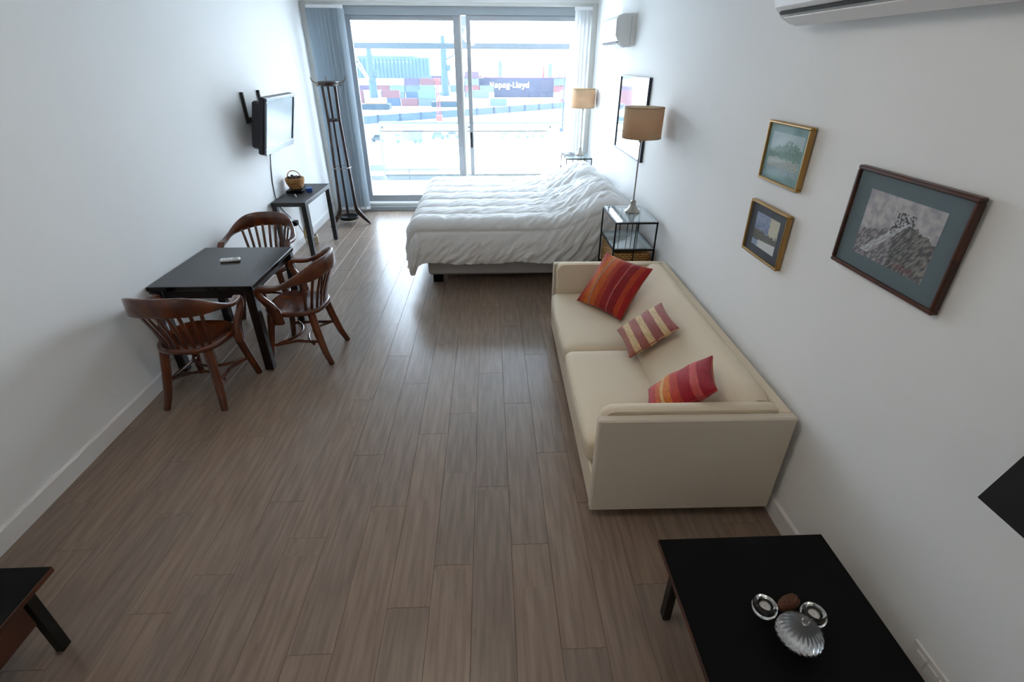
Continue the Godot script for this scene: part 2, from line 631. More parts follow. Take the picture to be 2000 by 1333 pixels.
func balcony() -> void:
	var tile := mat(Color(0.88, 0.87, 0.85), 0.6)
	struct("balcony_floor", Shape.new().span(Vector3(-3.2, -0.2, -11.1), Vector3(1.9, -0.02, -8.75)), tile)
	struct("balcony_side_wall", Shape.new().span(Vector3(1.56, -0.02, -11.1), Vector3(1.9, 2.60, -8.76)), mat(Color(0.93, 0.93, 0.93), 0.8))
	var bm := thing("balcony_beam", "grey horizontal steel beam crossing outside the window with a short post", "beam", Vector3(-0.5, 2.42, -10.95))
	part("beam", Shape.new().span(Vector3(-2.7, 0, -0.05), Vector3(2.06, 0.10, 0.05), 0.006), mat(Color(0.21, 0.23, 0.255), 0.6), bm)
	part("post", Shape.new().span(Vector3(-0.015, 0.10, -0.04), Vector3(0.115, 1.6, 0.04), 0.004), mat(Color(0.24, 0.26, 0.28), 0.6), bm)
	var rl := thing("balcony_railing", "grey steel balcony railing with glass panels outside the window", "railing", Vector3(0, -0.02, -10.95))
	var wm := mat(Color(0.40, 0.41, 0.40), 0.5)
	var gm := mat(Color(0.17, 0.165, 0.15), 0.6)
	part("top_rail", Shape.new().span(Vector3(-2.2, 1.13, -0.03), Vector3(1.5, 1.18, 0.03), 0.01), wm, rl)
	part("middle_rail", Shape.new().span(Vector3(-2.2, 0.985, -0.012), Vector3(1.22, 1.01, 0.012), 0.004), gm, rl)
	part("bottom_rail", Shape.new().span(Vector3(-2.2, 0.115, -0.015), Vector3(1.22, 0.155, 0.015), 0.004), mat(Color(0.24, 0.23, 0.20), 0.6), rl)
	part("bottom_rail", Shape.new().span(Vector3(-2.2, 0.25, -0.012), Vector3(1.22, 0.27, 0.012), 0.004), wm, rl)
	for x in [-2.2, -0.46, 1.2]:
		var p := part("post", Shape.new().span(Vector3(x - 0.018, 0, -0.02), Vector3(x + 0.018, 1.13, 0.02), 0.004), wm, rl)
		part("clamp", Shape.new().span(Vector3(x + 0.03, 1.05, 0.012), Vector3(x + 0.075, 1.10, 0.03), 0.004), gm, p)
	part("glass_panel", Shape.new().span(Vector3(-2.17, 0.28, -0.005), Vector3(-0.48, 0.98, 0.005)), M.pane, rl)
	part("glass_panel", Shape.new().span(Vector3(-0.44, 0.28, -0.005), Vector3(1.18, 0.98, 0.005)), M.pane, rl)


const GROUND := -12.0

func harbour() -> void:
	struct("ground", Shape.new().span(Vector3(-320, GROUND - 1.0, -520), Vector3(320, GROUND, -13)), mat(Color(0.80, 0.79, 0.77), 0.9))
	var road := mat(Color(0.10, 0.14, 0.16), 0.8)
	struct("road", Shape.new().span(Vector3(-60, GROUND, -82.0), Vector3(-7.5, GROUND + 0.05, -77.2)), road)
	struct("side_road", Shape.new().span(Vector3(-60, GROUND, -73.5), Vector3(40, GROUND + 0.04, -66.0)), mat(Color(0.07, 0.08, 0.13), 0.8))
	struct("pavement", Shape.new().span(Vector3(-7.4, GROUND, -82.0), Vector3(40, GROUND + 0.05, -77.2)), mat(Color(0.30, 0.33, 0.34), 0.8))
	struct("kerb", Shape.new().span(Vector3(-60, GROUND, -98.5), Vector3(40, GROUND + 0.05, -95.5)), mat(Color(0.36, 0.38, 0.41), 0.8))
	barrier()
	warehouse()
	containers()
	ship()
	crane(Vector3(-34.3, GROUND, -168), 18.3, true, "tall blue-grey harbour crane tower with a white lattice jib before the warehouse")
	crane(Vector3(-13.6, GROUND, -178), 21.0, false, "tallest blue-grey harbour crane mast standing beside the red lattice post")
	# masts and poles
	var grey := mat(Color(0.22, 0.26, 0.29), 0.7)
	for c in [[7.3, 17.6, "slim grey chimney rising left above the dark ship"], [36.6, 16.6, "slim grey chimney rising right above the dark ship"]]:
		var ch := thing("chimney", c[2], "chimney", Vector3(c[0], GROUND, -330))
		part("shaft", Shape.new().lathe(Vector3.ZERO, [Vector2(1.5, 0), Vector2(1.1, c[1] - 3.5), Vector2(1.1, c[1] - 3.4)], 12), grey, ch)
		part("tip", Shape.new().lathe(Vector3.ZERO, [Vector2(1.25, c[1] - 3.4), Vector2(1.15, c[1])], 12), mat(Color(0.45, 0.46, 0.47), 0.7), ch)
	var bp := thing("light_pole", "slim blue pole with a bracket standing near the right end of the barrier", "pole", Vector3(17.1, GROUND, -124.4))
	var blue := mat(Color(0.08, 0.15, 0.30), 0.6)
	part("shaft", Shape.new().tube([Vector3.ZERO, Vector3(0, 11.4, 0)], [0.26, 0.16], 8), blue, bp)
	part("bracket", Shape.new().tube([Vector3(-0.05, 11.2, 0), Vector3(0.2, 11.7, 0), Vector3(0.9, 11.8, 0)], 0.1, 6), blue, bp)
	part("foot", Shape.new().span(Vector3(-0.6, 0, -0.5), Vector3(0.3, 0.75, 0.5), 0.1), blue, bp)
	var rp := thing("lattice_post", "pale red lattice signal post standing on the quay", "mast", Vector3(-13.4, GROUND, -148.5))
	var red := mat(Color(0.46, 0.20, 0.18), 0.7)
	for s in [[-1, -1], [1, -1], [1, 1], [-1, 1]]:
		part("leg", Shape.new().tube([Vector3(s[0] * 0.45, 0, s[1] * 0.45), Vector3(s[0] * 0.25, 10.0, s[1] * 0.25)], 0.09, 6), red, rp)
	for k in 7:
		var a := 0.45 - 0.2 * k / 7.0
		part("brace", Shape.new().tube([Vector3(-a, k * 1.4, a), Vector3(a, k * 1.4 + 1.4, a)], 0.07, 5), red, rp)
	part("head", Shape.new().span(Vector3(-0.8, 9.6, -0.5), Vector3(0.8, 10.3, 0.5), 0.05), red, rp)
	part("base", Shape.new().span(Vector3(-0.8, 0, -0.8), Vector3(0.8, 1.4, 0.8), 0.05), red, rp)
	vehicles()
	# white parasols on the terrace below
	var cloth := mat(Color(0.92, 0.91, 0.89), 0.8)
	var spots := [[-10.8, -70, "white pyramid sunshade on the terrace below, left of the mullion"], [-5.4, -70, "white pyramid sunshade on the terrace below, beside the bed foot"], [3.4, -70, "white pyramid sunshade on the terrace below, right of the mullion"], [9.6, -70, "white pyramid sunshade on the terrace below, nearest the bed head"]]
	for s in spots:
		var t := thing("sunshade", s[2], "parasol", Vector3(s[0], GROUND, s[1]), 0.0, "white sunshades below the balcony")
		part("canopy", Shape.new().lathe(Vector3.ZERO, [Vector2(2.6, 2.35), Vector2(2.55, 2.65), Vector2(1.7, 3.2), Vector2(0.8, 3.55), Vector2(0.0, 3.65)], 16), cloth, t)
		part("pole", Shape.new().tube([Vector3(0, 0, 0), Vector3(0, 3.5, 0)], 0.06, 6), grey, t)
		part("foot", Shape.new().lathe(Vector3.ZERO, [Vector2(0.4, 0), Vector2(0.4, 0.1), Vector2(0.06, 0.16)], 12), grey, t)

func barrier() -> void:
	var a := Vector3(-44.0, GROUND, -129.5)
	var z := Vector3(27.0, GROUND, -190.6)
	var d := (z - a)
	var t := thing("quay_barrier", "long blue-grey concrete barrier wall along the quay", "wall", a, atan2(-d.z, d.x))
	var m := mat(Color(0.19, 0.24, 0.30), 0.8)
	var m2 := mat(Color(0.12, 0.15, 0.21), 0.8)
	var n := 14
	var step := d.length() / n
	for i in n:
		part("panel", Shape.new().span(Vector3(i * step + 0.25, 0, -0.15), Vector3((i + 1) * step - 0.25, 1.9, 0.15), 0.03), m, t)
		part("post", Shape.new().span(Vector3(i * step - 0.3, 0, -0.3), Vector3(i * step + 0.25, 2.0, 0.3), 0.03), m2, t)

func warehouse() -> void:
	var t := thing("warehouse", "large windowless grey-blue warehouse block with vertical ribs", "building", Vector3(-66, GROUND, -400))
	var m := mat(Color(0.27, 0.33, 0.38), 0.8)
	part("wall", Shape.new().span(Vector3(-34, 0, -20), Vector3(26.3, 16.3, 9.0)), m, t)
	part("roof", Shape.new().span(Vector3(-34, 16.3, -20), Vector3(16.0, 17.6, 8.0), 0.2), mat(Color(0.34, 0.38, 0.42), 0.8), t)
	var rib := Shape.new().span(Vector3(-0.35, 0, 9.0), Vector3(0.35, 15.6, 9.7), 0.1).done()
	var m2 := mat(Color(0.20, 0.26, 0.32), 0.8)
	for i in 24:
		part("rib", rib, m2, t).position.x = -33.0 + i * 2.5
	var wm := mat(Color(0.46, 0.52, 0.55), 0.7)
	for i in 11:
		part("pale_mark", Shape.new().span(Vector3(-11.5 + i * 2.5, 13.0, 9.0), Vector3(-10.2 + i * 2.5, 14.2, 9.25)), wm, t)  # pale blocks standing in for a row of faint letter-like marks

func containers() -> void:
	var cols := {"r": [Color(0.33, 0.17, 0.19), "rust red"], "w": [Color(0.60, 0.60, 0.59), "white"], "b": [Color(0.14, 0.20, 0.32), "blue"], "g": [Color(0.25, 0.29, 0.32), "grey"], "p": [Color(0.24, 0.17, 0.26), "plum"], "t": [Color(0.22, 0.29, 0.31), "teal"], "l": [Color(0.28, 0.36, 0.44), "pale blue"], "o": [Color(0.42, 0.32, 0.24), "tan"]}
	var me := {}
	var frame_m := {}
	for k in cols:
		frame_m[k] = mat(cols[k][0], 0.6)
	var body := Shape.new()
	body.span(Vector3(-3.0, 0.1, -1.2), Vector3(3.0, 2.5, 1.2))
	var body_me := body.done()
	var rib := Shape.new()
	for i in 14:
		rib.box(Vector3(-2.75 + i * 0.423, 1.3, 1.23), Vector3(0.2, 2.2, 0.07))
	var rib_me := rib.done()
	var fr := Shape.new()
	for s in [-1, 1]:
		fr.box(Vector3(s * 2.97, 1.3, 1.2), Vector3(0.12, 2.58, 0.14))
		fr.box(Vector3(0, 1.3 + s * 1.23, 1.2), Vector3(6.0, 0.12, 0.14))
	var fr_me := fr.done()
	# stacks from the ground up, left to right; two more lines further off
	var lines := [
		[-200.0, -47.5, ["rr", "ow", "br", "r", "gl", "g", "w", "wg", "t", "w", "o", "w", "rw"]],
		[-241.0, -58.0, ["wpw", "gpw", "wrw", "glw", "bgp", "tlr", "gwr", "wgw", "grgp", "wg", "", "", "", "", "wrt"]],
		[-286.0, -70.0, ["gw", "pg", "gw", "wp", "pr", "gp", "lwg", "gwpw", "wgw", "pwgw", "wgrw"]]]
	var level := ["bottom of", "second up in", "third up in", "topmost in"]
	var nth := ["first", "second", "third", "fourth", "fifth", "sixth", "seventh", "eighth", "ninth", "tenth", "eleventh", "twelfth", "thirteenth", "fourteenth", "fifteenth"]
	var where := ["front line", "middle line", "rear line"]
	for li in 3:
		var ln: Array = lines[li]
		for c in ln[2].size():
			var s: String = ln[2][c]
			for k in s.length():
				var col: Array = cols[s[k]]
				var o := thing("shipping_container", "%s shipping container, %s the %s stack from the left, %s" % [col[1], level[k], nth[c], where[li]], "container", Vector3(ln[1] + c * 6.4 + rng.randf_range(-0.12, 0.12), GROUND + k * 2.6, ln[0] + rng.randf_range(-0.3, 0.3)), 0.0, "stacked shipping containers across the quay")
				part("body", body_me, frame_m[s[k]], o)
				part("ribs", rib_me, frame_m[s[k]], o)
				part("frame", fr_me, frame_m[s[k]], o)

func ship() -> void:
	var t := thing("cargo_ship", "long dark blue cargo ship hull with white lettering behind the yard", "ship", Vector3(18, GROUND, -252))
	var hull := mat(Color(0.14, 0.15, 0.23), 0.7)
	var rings := []
	for e in [[-30.0, 0.6], [-27.0, 2.2], [-20.0, 3.4], [30.0, 3.4], [40.0, 3.0]]:
		rings.append([Vector3(e[0], 0.0, e[1] * 0.8), Vector3(e[0], 7.8, e[1]), Vector3(e[0], 7.8, -e[1]), Vector3(e[0], 0.0, -e[1] * 0.8)])
	part("hull", Shape.new().skin(rings, true, true, true, -1), hull, t)
	part("rail", Shape.new().span(Vector3(-20, 7.8, 3.1), Vector3(30, 8.2, 3.3)), mat(Color(0.35, 0.22, 0.30), 0.7), t)
	var tm := TextMesh.new()
	tm.text = "Hapag-Lloyd"
	var f := SystemFont.new()
	f.font_names = PackedStringArray(["Droid Sans"])
	f.font_weight = 700
	tm.font = f
	tm.font_size = 64
	tm.pixel_size = 0.047
	tm.depth = 0.1
	var l := part("lettering", tm, mat(Color(0.92, 0.92, 0.92), 0.6), t, "white company lettering")
	l.position = Vector3(-8.4, 5.0, 3.45)
	var cm := [mat(Color(0.42, 0.16, 0.18), 0.7), mat(Color(0.55, 0.58, 0.58), 0.7), mat(Color(0.24, 0.30, 0.42), 0.7)]
	var mast := part("mast", Shape.new().tube([Vector3(7, 8, 0), Vector3(7, 13.4, 0)], [0.5, 0.25], 8), cm[0], t)
	part("lamp_arm", Shape.new().tube([Vector3(6.2, 12, 0), Vector3(7.8, 12, 0)], 0.1, 6), cm[0], mast)
	part("mast", Shape.new().tube([Vector3(14, 8, 0), Vector3(14, 10.4, 0)], [0.35, 0.2], 8), cm[2], t)

func crane(at: Vector3, h: float, jib: bool, label: String) -> void:
	var t := thing("harbour_crane", label, "crane", at, 0.0)
	var m := mat(Color(0.18, 0.24, 0.32), 0.7)
	var dk := mat(Color(0.06, 0.11, 0.17), 0.7)
	var wm := mat(Color(0.86, 0.86, 0.84), 0.6)
	var ch := part("chassis", Shape.new().span(Vector3(-4.6, 1.3, -2.2), Vector3(4.6, 2.9, 2.2), 0.2), dk, t)
	for i in 8:
		part("wheel", Shape.new().lathe(Vector3.ZERO, [Vector2(0.0, -0.2), Vector2(0.65, -0.2), Vector2(0.65, 0.2), Vector2(0.0, 0.2)], 10), wm, ch).transform = Transform3D(Basis(Vector3.RIGHT, PI / 2), Vector3(-4.0 + i * 1.15, 0.65, 2.1))
	part("engine_house", Shape.new().span(Vector3(-2.6, 2.9, -1.8), Vector3(3.4, 4.5, 1.8), 0.15), mat(Color(0.55, 0.42, 0.30), 0.7), t)
	part("tower", Shape.new().tube([Vector3(0, 4.3, 0), Vector3(0, h * 0.75, 0), Vector3(0, h, 0)], [1.25, 1.0, 0.6], 8), m, t)
	part("cabin", Shape.new().span(Vector3(0.7, h * 0.55, -0.8), Vector3(2.0, h * 0.55 + 1.6, 0.8), 0.1), m, t)
	if jib:
		var j := part("jib", Shape.new().tube([Vector3(-0.6, 9.6, 0.9), Vector3(-6.2, 20.0, 0.9)], 0.14, 6), wm, t)
		part("chord", Shape.new().tube([Vector3(-1.4, 9.8, 0.9), Vector3(-7.6, 19.2, 0.9)], 0.14, 6), wm, j)
		for k in 9:
			var a := Vector3(-0.6, 9.6, 0.9).lerp(Vector3(-6.2, 20.0, 0.9), k / 9.0)
			var b := Vector3(-1.4, 9.8, 0.9).lerp(Vector3(-7.6, 19.2, 0.9), (k + 0.9) / 9.0)
			part("lacing", Shape.new().tube([a, b], 0.09, 5), wm, j)
	else:
		part("arm", Shape.new().tube([Vector3(0.5, h - 4.8, 0), Vector3(1.8, h - 2.4, 0)], 0.2, 6), m, t)
		part("arm", Shape.new().tube([Vector3(0.5, h - 6.4, 0), Vector3(3.2, h - 5.2, 0)], 0.2, 6), m, t)

func vehicles() -> void:
	var tyre := mat(Color(0.06, 0.06, 0.07), 0.8)
	var t := thing("truck", "white truck with a dark red box body parked across the road", "truck", Vector3(-15.1, GROUND, -106.5))
	part("box_body", Shape.new().span(Vector3(-1.85, 0.55, -1.0), Vector3(2.0, 2.35, 1.0), 0.03), mat(Color(0.21, 0.12, 0.14), 0.6), t)
	part("chassis", Shape.new().span(Vector3(-3.3, 0.4, -0.8), Vector3(2.0, 0.55, 0.8)), mat(Color(0.18, 0.20, 0.28), 0.6), t)
	part("cab", Shape.new().span(Vector3(-3.6, 0.45, -1.0), Vector3(-2.0, 2.0, 1.0), 0.15), mat(Color(0.82, 0.82, 0.80), 0.5), t)
	part("windscreen", Shape.new().span(Vector3(-3.3, 1.3, 1.0), Vector3(-2.3, 1.8, 1.02)), tyre, t)
	for x in [-2.8, 0.6, 1.5]:
		part("wheel", Shape.new().lathe(Vector3.ZERO, [Vector2(0, -0.15), Vector2(0.4, -0.15), Vector2(0.4, 0.15), Vector2(0, 0.15)], 12), tyre, t).transform = Transform3D(Basis(Vector3.RIGHT, PI / 2), Vector3(x, 0.4, 0.95))
	var cars := [[-22.0, -108.0, Color(0.18, 0.19, 0.20), "dark grey car parked left of the red truck"], [-10.6, -112.0, Color(0.14, 0.15, 0.16), "dark car parked just right of the red truck"], [-7.6, -113.5, Color(0.36, 0.17, 0.17), "faded red car between truck and window mullion"], [3.8, -112.5, Color(0.36, 0.37, 0.38), "silver car, leftmost seen through the right-hand pane"], [7.2, -113.5, Color(0.26, 0.28, 0.29), "grey car in the middle of the right-hand pane"], [10.6, -114.5, Color(0.62, 0.62, 0.62), "pale car, rightmost seen through the right-hand pane"]]
	for c in cars:
		var o := thing("car", c[3], "car", Vector3(c[0], GROUND, c[1]), rng.randf_range(-0.15, 0.15))
		var cm := mat(c[2], 0.35)
		part("body", Shape.new().span(Vector3(-1.5, 0.3, -0.8), Vector3(1.5, 0.85, 0.8), 0.12), cm, o)
		var r := []
		for e in [[0.85, 1.1, 0.74], [1.35, 0.75, 0.62]]:
			r.append([Vector3(-e[1], e[0], -e[2]), Vector3(e[1] * 0.8, e[0], -e[2]), Vector3(e[1] * 0.8, e[0], e[2]), Vector3(-e[1], e[0], e[2])])
		part("cabin", Shape.new().skin(r, true, true, true, -1), tyre, o)
		for x in [-0.95, 0.95]:
			part("wheel", Shape.new().lathe(Vector3.ZERO, [Vector2(0, -0.1), Vector2(0.32, -0.1), Vector2(0.32, 0.1), Vector2(0, 0.1)], 12), tyre, o).transform = Transform3D(Basis(Vector3.RIGHT, PI / 2), Vector3(x, 0.32, 0.75))

# ---------------------------------------------------------------- sleeping end
func bed() -> void:
	var b := thing("bed", "wide grey upholstered bed base with a mattress and short black legs", "bed", Vector3(0.42, 0, -6.33))
	var up := bump(mat(Color(0.74, 0.73, 0.72), 0.85), 0.3, 8, 0.4)
	up.uv1_triplanar = true
	up.uv1_scale = Vector3(6, 6, 6)
	part("base", Shape.new().span(Vector3(-1.13, 0.10, -1.02), Vector3(1.13, 0.36, 1.02), 0.025), up, b)
	part("mattress", Shape.new().soft(Vector3(0, 0.53, 0), Vector3(2.24, 0.34, 2.0), 0.06), mat(Color(0.88, 0.87, 0.86), 0.8), b)
	for x in [-1.03, 1.0]:
		for z in [-0.9, 0.93]:
			part("leg", Shape.new().span(Vector3(x - 0.055, 0, z - 0.05), Vector3(x + 0.055, 0.10, z + 0.05), 0.004), M.black, b)
	# quilted comforter draped over it
	var x0 := -0.74
	var length := 2.31
	var zn := -5.27
	var wide := 2.12
	var drop := 0.50
	var nz := noise(1.6, 21, 3)
	var wr := noise(3.4, 22, 3)
	var at := func(s: float, t: float, lift: float) -> Vector3:
		var ds := maxf(-s, 0.0)
		var dt := t if t < 0.0 else maxf(t - wide, 0.0)
		var r := sqrt(ds * ds + dt * dt)
		var lim := drop + 0.12 * smoothstep(0.0, 0.5, minf(ds, absf(dt)) / drop)
		lim += 0.02 * sin(s * 7.0 + t * 5.0)
		var dir := Vector3(-ds, 0, -dt).normalized() if r > 1e-5 else Vector3.ZERO
		r = minf(r, lim)
		var rho := 0.12
		var ang := minf(r / rho, PI / 2)
		var hang := maxf(r - rho * PI / 2, 0.0)
		var out := rho * sin(ang) + hang * 0.10
		var down := rho * (1.0 - cos(ang)) + hang
		var x := x0 + maxf(s, 0.0)
		var zc := clampf(t, 0.0, wide)
		var edge := smoothstep(-0.15, 0.42, minf(zc, wide - zc) + 0.05)
		var e := (x - 1.27) / (0.36 if x < 1.27 else 0.26)
		var rise := 0.27 * exp(-e * e) * (0.62 + 0.38 * edge) * (1.0 - 0.34 * exp(-pow((zc - 1.06) / 0.2, 2.0)))
		var normal := (Vector3.UP * cos(ang) + dir * sin(ang)).normalized()
		var stitch := pow(absf(sin(PI * (t - 0.186) / 0.34)), 0.36)
		var cross := pow(absf(sin(PI * (s - 0.259) / 0.375)), 0.20)
		var puff := 0.046 * stitch * (0.45 + 0.55 * cross)
		var slope := clampf(1.0 - absf(x - 0.85) / 0.5, 0.0, 1.0)
		var wrinkle := 0.012 * nz.get_noise_2d(s, t) + (0.009 + 0.020 * slope + 0.022 * minf(hang * 3.0, 1.0)) * wr.get_noise_2d(s * 0.7 + t * 0.9, (s - t) * 2.6)
		var p := Vector3(x, 0.735 + rise * (1.0 - minf(hang * 3.2, 1.0)) - down, zn - zc) + Vector3(dir.x, 0, dir.z) * out
		return p + normal * ((puff + wrinkle) if lift > 0.0 else -0.012)
	var ns := 150
	var nt := 250
	var sh := Shape.new()
	var pts := [[], []]
	for layer in 2:
		for i in ns + 1:
			var row := []
			for j in nt + 1:
				row.append(at.call(lerpf(-drop, length, float(i) / ns), lerpf(-drop, wide + drop * 0.75, float(j) / nt), 1.0 - layer))
			pts[layer].append(row)
	sh.sm = 1
	for layer in 2:
		for i in ns:
			for j in nt:
				var q := [pts[layer][i][j], pts[layer][i + 1][j], pts[layer][i + 1][j + 1], pts[layer][i][j + 1]]
				for k in ([0, 1, 2, 0, 2, 3] if layer == 0 else [0, 2, 1, 0, 3, 2]):
					sh.vert(q[k], Vector2(q[k].x, q[k].z))
	sh.sm = -1
	for i in ns:
		for j in [0, nt]:
			for k in [[0, i, j], [0, i + 1, j], [1, i + 1, j], [0, i, j], [1, i + 1, j], [1, i, j]]:
				sh.vert(pts[k[0]][k[1]][k[2]])
	for j in nt:
		for i in [0, ns]:
			for k in [[0, i, j], [0, i, j + 1], [1, i, j + 1], [0, i, j], [1, i, j + 1], [1, i, j]]:
				sh.vert(pts[k[0]][k[1]][k[2]])
	var cm := bump(mat(Color(0.885, 0.88, 0.872), 0.8), 0.25, 9, 0.25)
	cm.uv1_triplanar = true
	cm.uv1_scale = Vector3(3, 3, 3)
	single("comforter", sh, cm, "puffy white quilted comforter covering the whole bed", "comforter")

func nightstands() -> void:
	var wick := tex_mat(paint(128, 128, func(x: int, y: int) -> Color:
		var k := sin(y * TAU / 8.0) * 0.12 + (0.08 if (x / 8 + y / 8) % 2 == 0 else -0.06)
		var g := fmod(x * 12.9898 + y * 78.233 + sin(x * 3.1 + y) * 43.7, 1.0) * 0.1
		return Color(0.56 + k + g, 0.38 + k * 0.9 + g, 0.20 + k * 0.6 + g * 0.6)), 0.75, 3.0)
	M.wicker = wick
	var n := nightstand(Vector3(1.33, 0, -4.68), "thin black metal nightstand with glass shelves between sofa and bed")
	copy_of(n, Vector3(1.35, 0, -8.08), 0.0, "thin black metal nightstand with glass top by the window, behind the bed")
	wicker_drawer(Vector3(1.33, 0.40, -4.68), "honey wicker basket under the lower glass shelf of the nearer nightstand")
	var lamp := table_lamp(Vector3(1.365, 0.962, -4.72), "beige drum table lamp on the nightstand between sofa and bed")
	copy_of(lamp, Vector3(1.40, 0.962, -8.06), 0.0, "orange-glowing drum table lamp on the far nightstand by the window")
	var bk := thing("notebook", "dark grey closed notebook lying by the far lamp base", "notebook", Vector3(1.225, 0.962, -8.06), 0.25)
	part("pages", Shape.new().span(Vector3(-0.068, 0.003, -0.095), Vector3(0.070, 0.019, 0.095)), M.white, bk)
	part("cover", Shape.new().span(Vector3(-0.075, 0.0, -0.10), Vector3(0.075, 0.003, 0.10)).span(Vector3(-0.075, 0.019, -0.10), Vector3(0.075, 0.022, 0.10)).span(Vector3(-0.075, 0.0, -0.10), Vector3(-0.071, 0.022, 0.10)), M.dark, bk)

func nightstand(at: Vector3, label: String) -> Node3D:
	var t := thing("nightstand", label, "nightstand", at, 0.0, "metal and glass nightstands")
	var w := 0.19
	var d := 0.285
	var h := 0.95
	for s in [[-1, -1], [1, -1], [1, 1], [-1, 1]]:
		part("leg", Shape.new().span(Vector3(s[0] * w - 0.007, 0, s[1] * d - 0.007), Vector3(s[0] * w + 0.007, h, s[1] * d + 0.007), 0.002), M.iron, t)
	for y in [h - 0.007, 0.69, 0.39]:
		var f := Shape.new()
		f.span(Vector3(-w, y - 0.007, d - 0.007), Vector3(w, y + 0.007, d + 0.007)).span(Vector3(-w, y - 0.007, -d - 0.007), Vector3(w, y + 0.007, -d + 0.007))
		f.span(Vector3(-w - 0.007, y - 0.007, -d), Vector3(-w + 0.007, y + 0.007, d)).span(Vector3(w - 0.007, y - 0.007, -d), Vector3(w + 0.007, y + 0.007, d))
		part("shelf_frame", f, M.iron, t)
	for z in [-d, d]:
		part("rod", Shape.new().tube([Vector3(0.0, 0.39, z), Vector3(0.0, h - 0.01, z)], 0.005, 6), M.iron, t)
	for x in [0.08, 0.13]:
		part("rod", Shape.new().tube([Vector3(x, 0.69, -d), Vector3(x, h - 0.01, -d)], 0.005, 6), M.iron, t)
	var gl := glass(Color(0.70, 0.78, 0.80), 0.30)
	part("glass_top", Shape.new().span(Vector3(-w + 0.006, h, -d + 0.006), Vector3(w - 0.006, h + 0.010, d - 0.006), 0.001), gl, t)
	part("glass_shelf", Shape.new().span(Vector3(-w + 0.008, 0.697, -d + 0.008), Vector3(w - 0.008, 0.705, d - 0.008), 0.001), gl, t)
	return t

func wicker_drawer(at: Vector3, label: String) -> void:
	var t := thing("wicker_basket", label, "basket", at)
	var w := 0.165
	var d := 0.262
	for k in 12:
		var y := 0.012 + k * 0.0205
		var path := []
		for c in [[-1, -1], [1, -1], [1, 1], [-1, 1]]:
			var nx: Vector2 = {[-1, -1]: Vector2(1, 0), [1, -1]: Vector2(0, 1), [1, 1]: Vector2(-1, 0), [-1, 1]: Vector2(0, -1)}[c]
			for i in 8:
				var p := Vector3(c[0] * w + nx.x * 2.0 * w * i / 8.0, y + 0.002 * sin(i * PI + k * PI), c[1] * d + nx.y * 2.0 * d * i / 8.0)
				path.append(p + Vector3(nx.y, 0, -nx.x) * 0.004 * (1.0 if (i + k) % 2 == 0 else -1.0))
		part("strand", Shape.new().tube(path, 0.0115, 6, true), M.wicker, t)
	part("bottom", Shape.new().span(Vector3(-w, 0, -d), Vector3(w, 0.01, d)), M.wicker, t)

func table_lamp(at: Vector3, label: String) -> Node3D:
	var t := thing("table_lamp", label, "lamp", at, 0.0, "drum table lamps")
	part("base", Shape.new().lathe(Vector3.ZERO, [Vector2(0.0, 0.0), Vector2(0.072, 0.0), Vector2(0.074, 0.010), Vector2(0.066, 0.018), Vector2(0.046, 0.034), Vector2(0.030, 0.060), Vector2(0.022, 0.082), Vector2(0.026, 0.090), Vector2(0.026, 0.102), Vector2(0.014, 0.112), Vector2(0.0, 0.114)], 28), M.steel, t)
	part("stem", Shape.new().tube([Vector3(0, 0.10, 0), Vector3(0, 0.74, 0)], 0.0075, 10), M.steel, t)
	part("socket", Shape.new().lathe(Vector3.ZERO, [Vector2(0.0, 0.62), Vector2(0.02, 0.63), Vector2(0.02, 0.70), Vector2(0.012, 0.72), Vector2(0.0, 0.725)], 16), M.steel, t)
	part("bulb", Shape.new().lathe(Vector3.ZERO, [Vector2(0.012, 0.72), Vector2(0.03, 0.76), Vector2(0.028, 0.80), Vector2(0.0, 0.825)], 16), M.white, t)
	var lin := tex_mat(paint(128, 128, func(x: int, y: int) -> Color:
		var k := 0.03 * sin(x * 2.1 + sin(y * 0.7) * 2.0) + 0.04 * sin(y * 2.4 + sin(x * 0.31) * 3.0)
		return Color(0.96 + k, 0.87 + k, 0.72 + k)), 0.85)
	lin.uv1_scale = Vector3(4, 1, 1)
	lin.backlight_enabled = true
	lin.backlight = Color(1.0, 0.86, 0.68)
	var ro := 0.172
	var prof := [Vector2(ro - 0.003, 0.665), Vector2(ro, 0.665), Vector2(ro, 0.915), Vector2(ro - 0.003, 0.915), Vector2(ro - 0.003, 0.665)]
	var rings := []
	for p in prof:
		var ring := []
		for k in 49:
			var a := TAU * k / 48.0
			ring.append(Vector3(cos(a) * p.x, p.y, sin(a) * p.x))
		rings.append(ring)
	var shade := part("shade", Shape.new().skin(rings, false), lin, t)
	var trim_m := mat(Color(0.66, 0.54, 0.39), 0.8)
	for y in [0.668, 0.912]:
		part("rim", Shape.new().lathe(Vector3.ZERO, [Vector2(ro + 0.0005, y - 0.005), Vector2(ro + 0.002, y), Vector2(ro + 0.0005, y + 0.005)], 48), trim_m, shade)
	for k in 3:
		var a := TAU * k / 3.0
		part("spoke", Shape.new().tube([Vector3(0, 0.72, 0), Vector3(cos(a) * ro, 0.90, sin(a) * ro)], 0.003, 5), M.steel, shade)
	return t

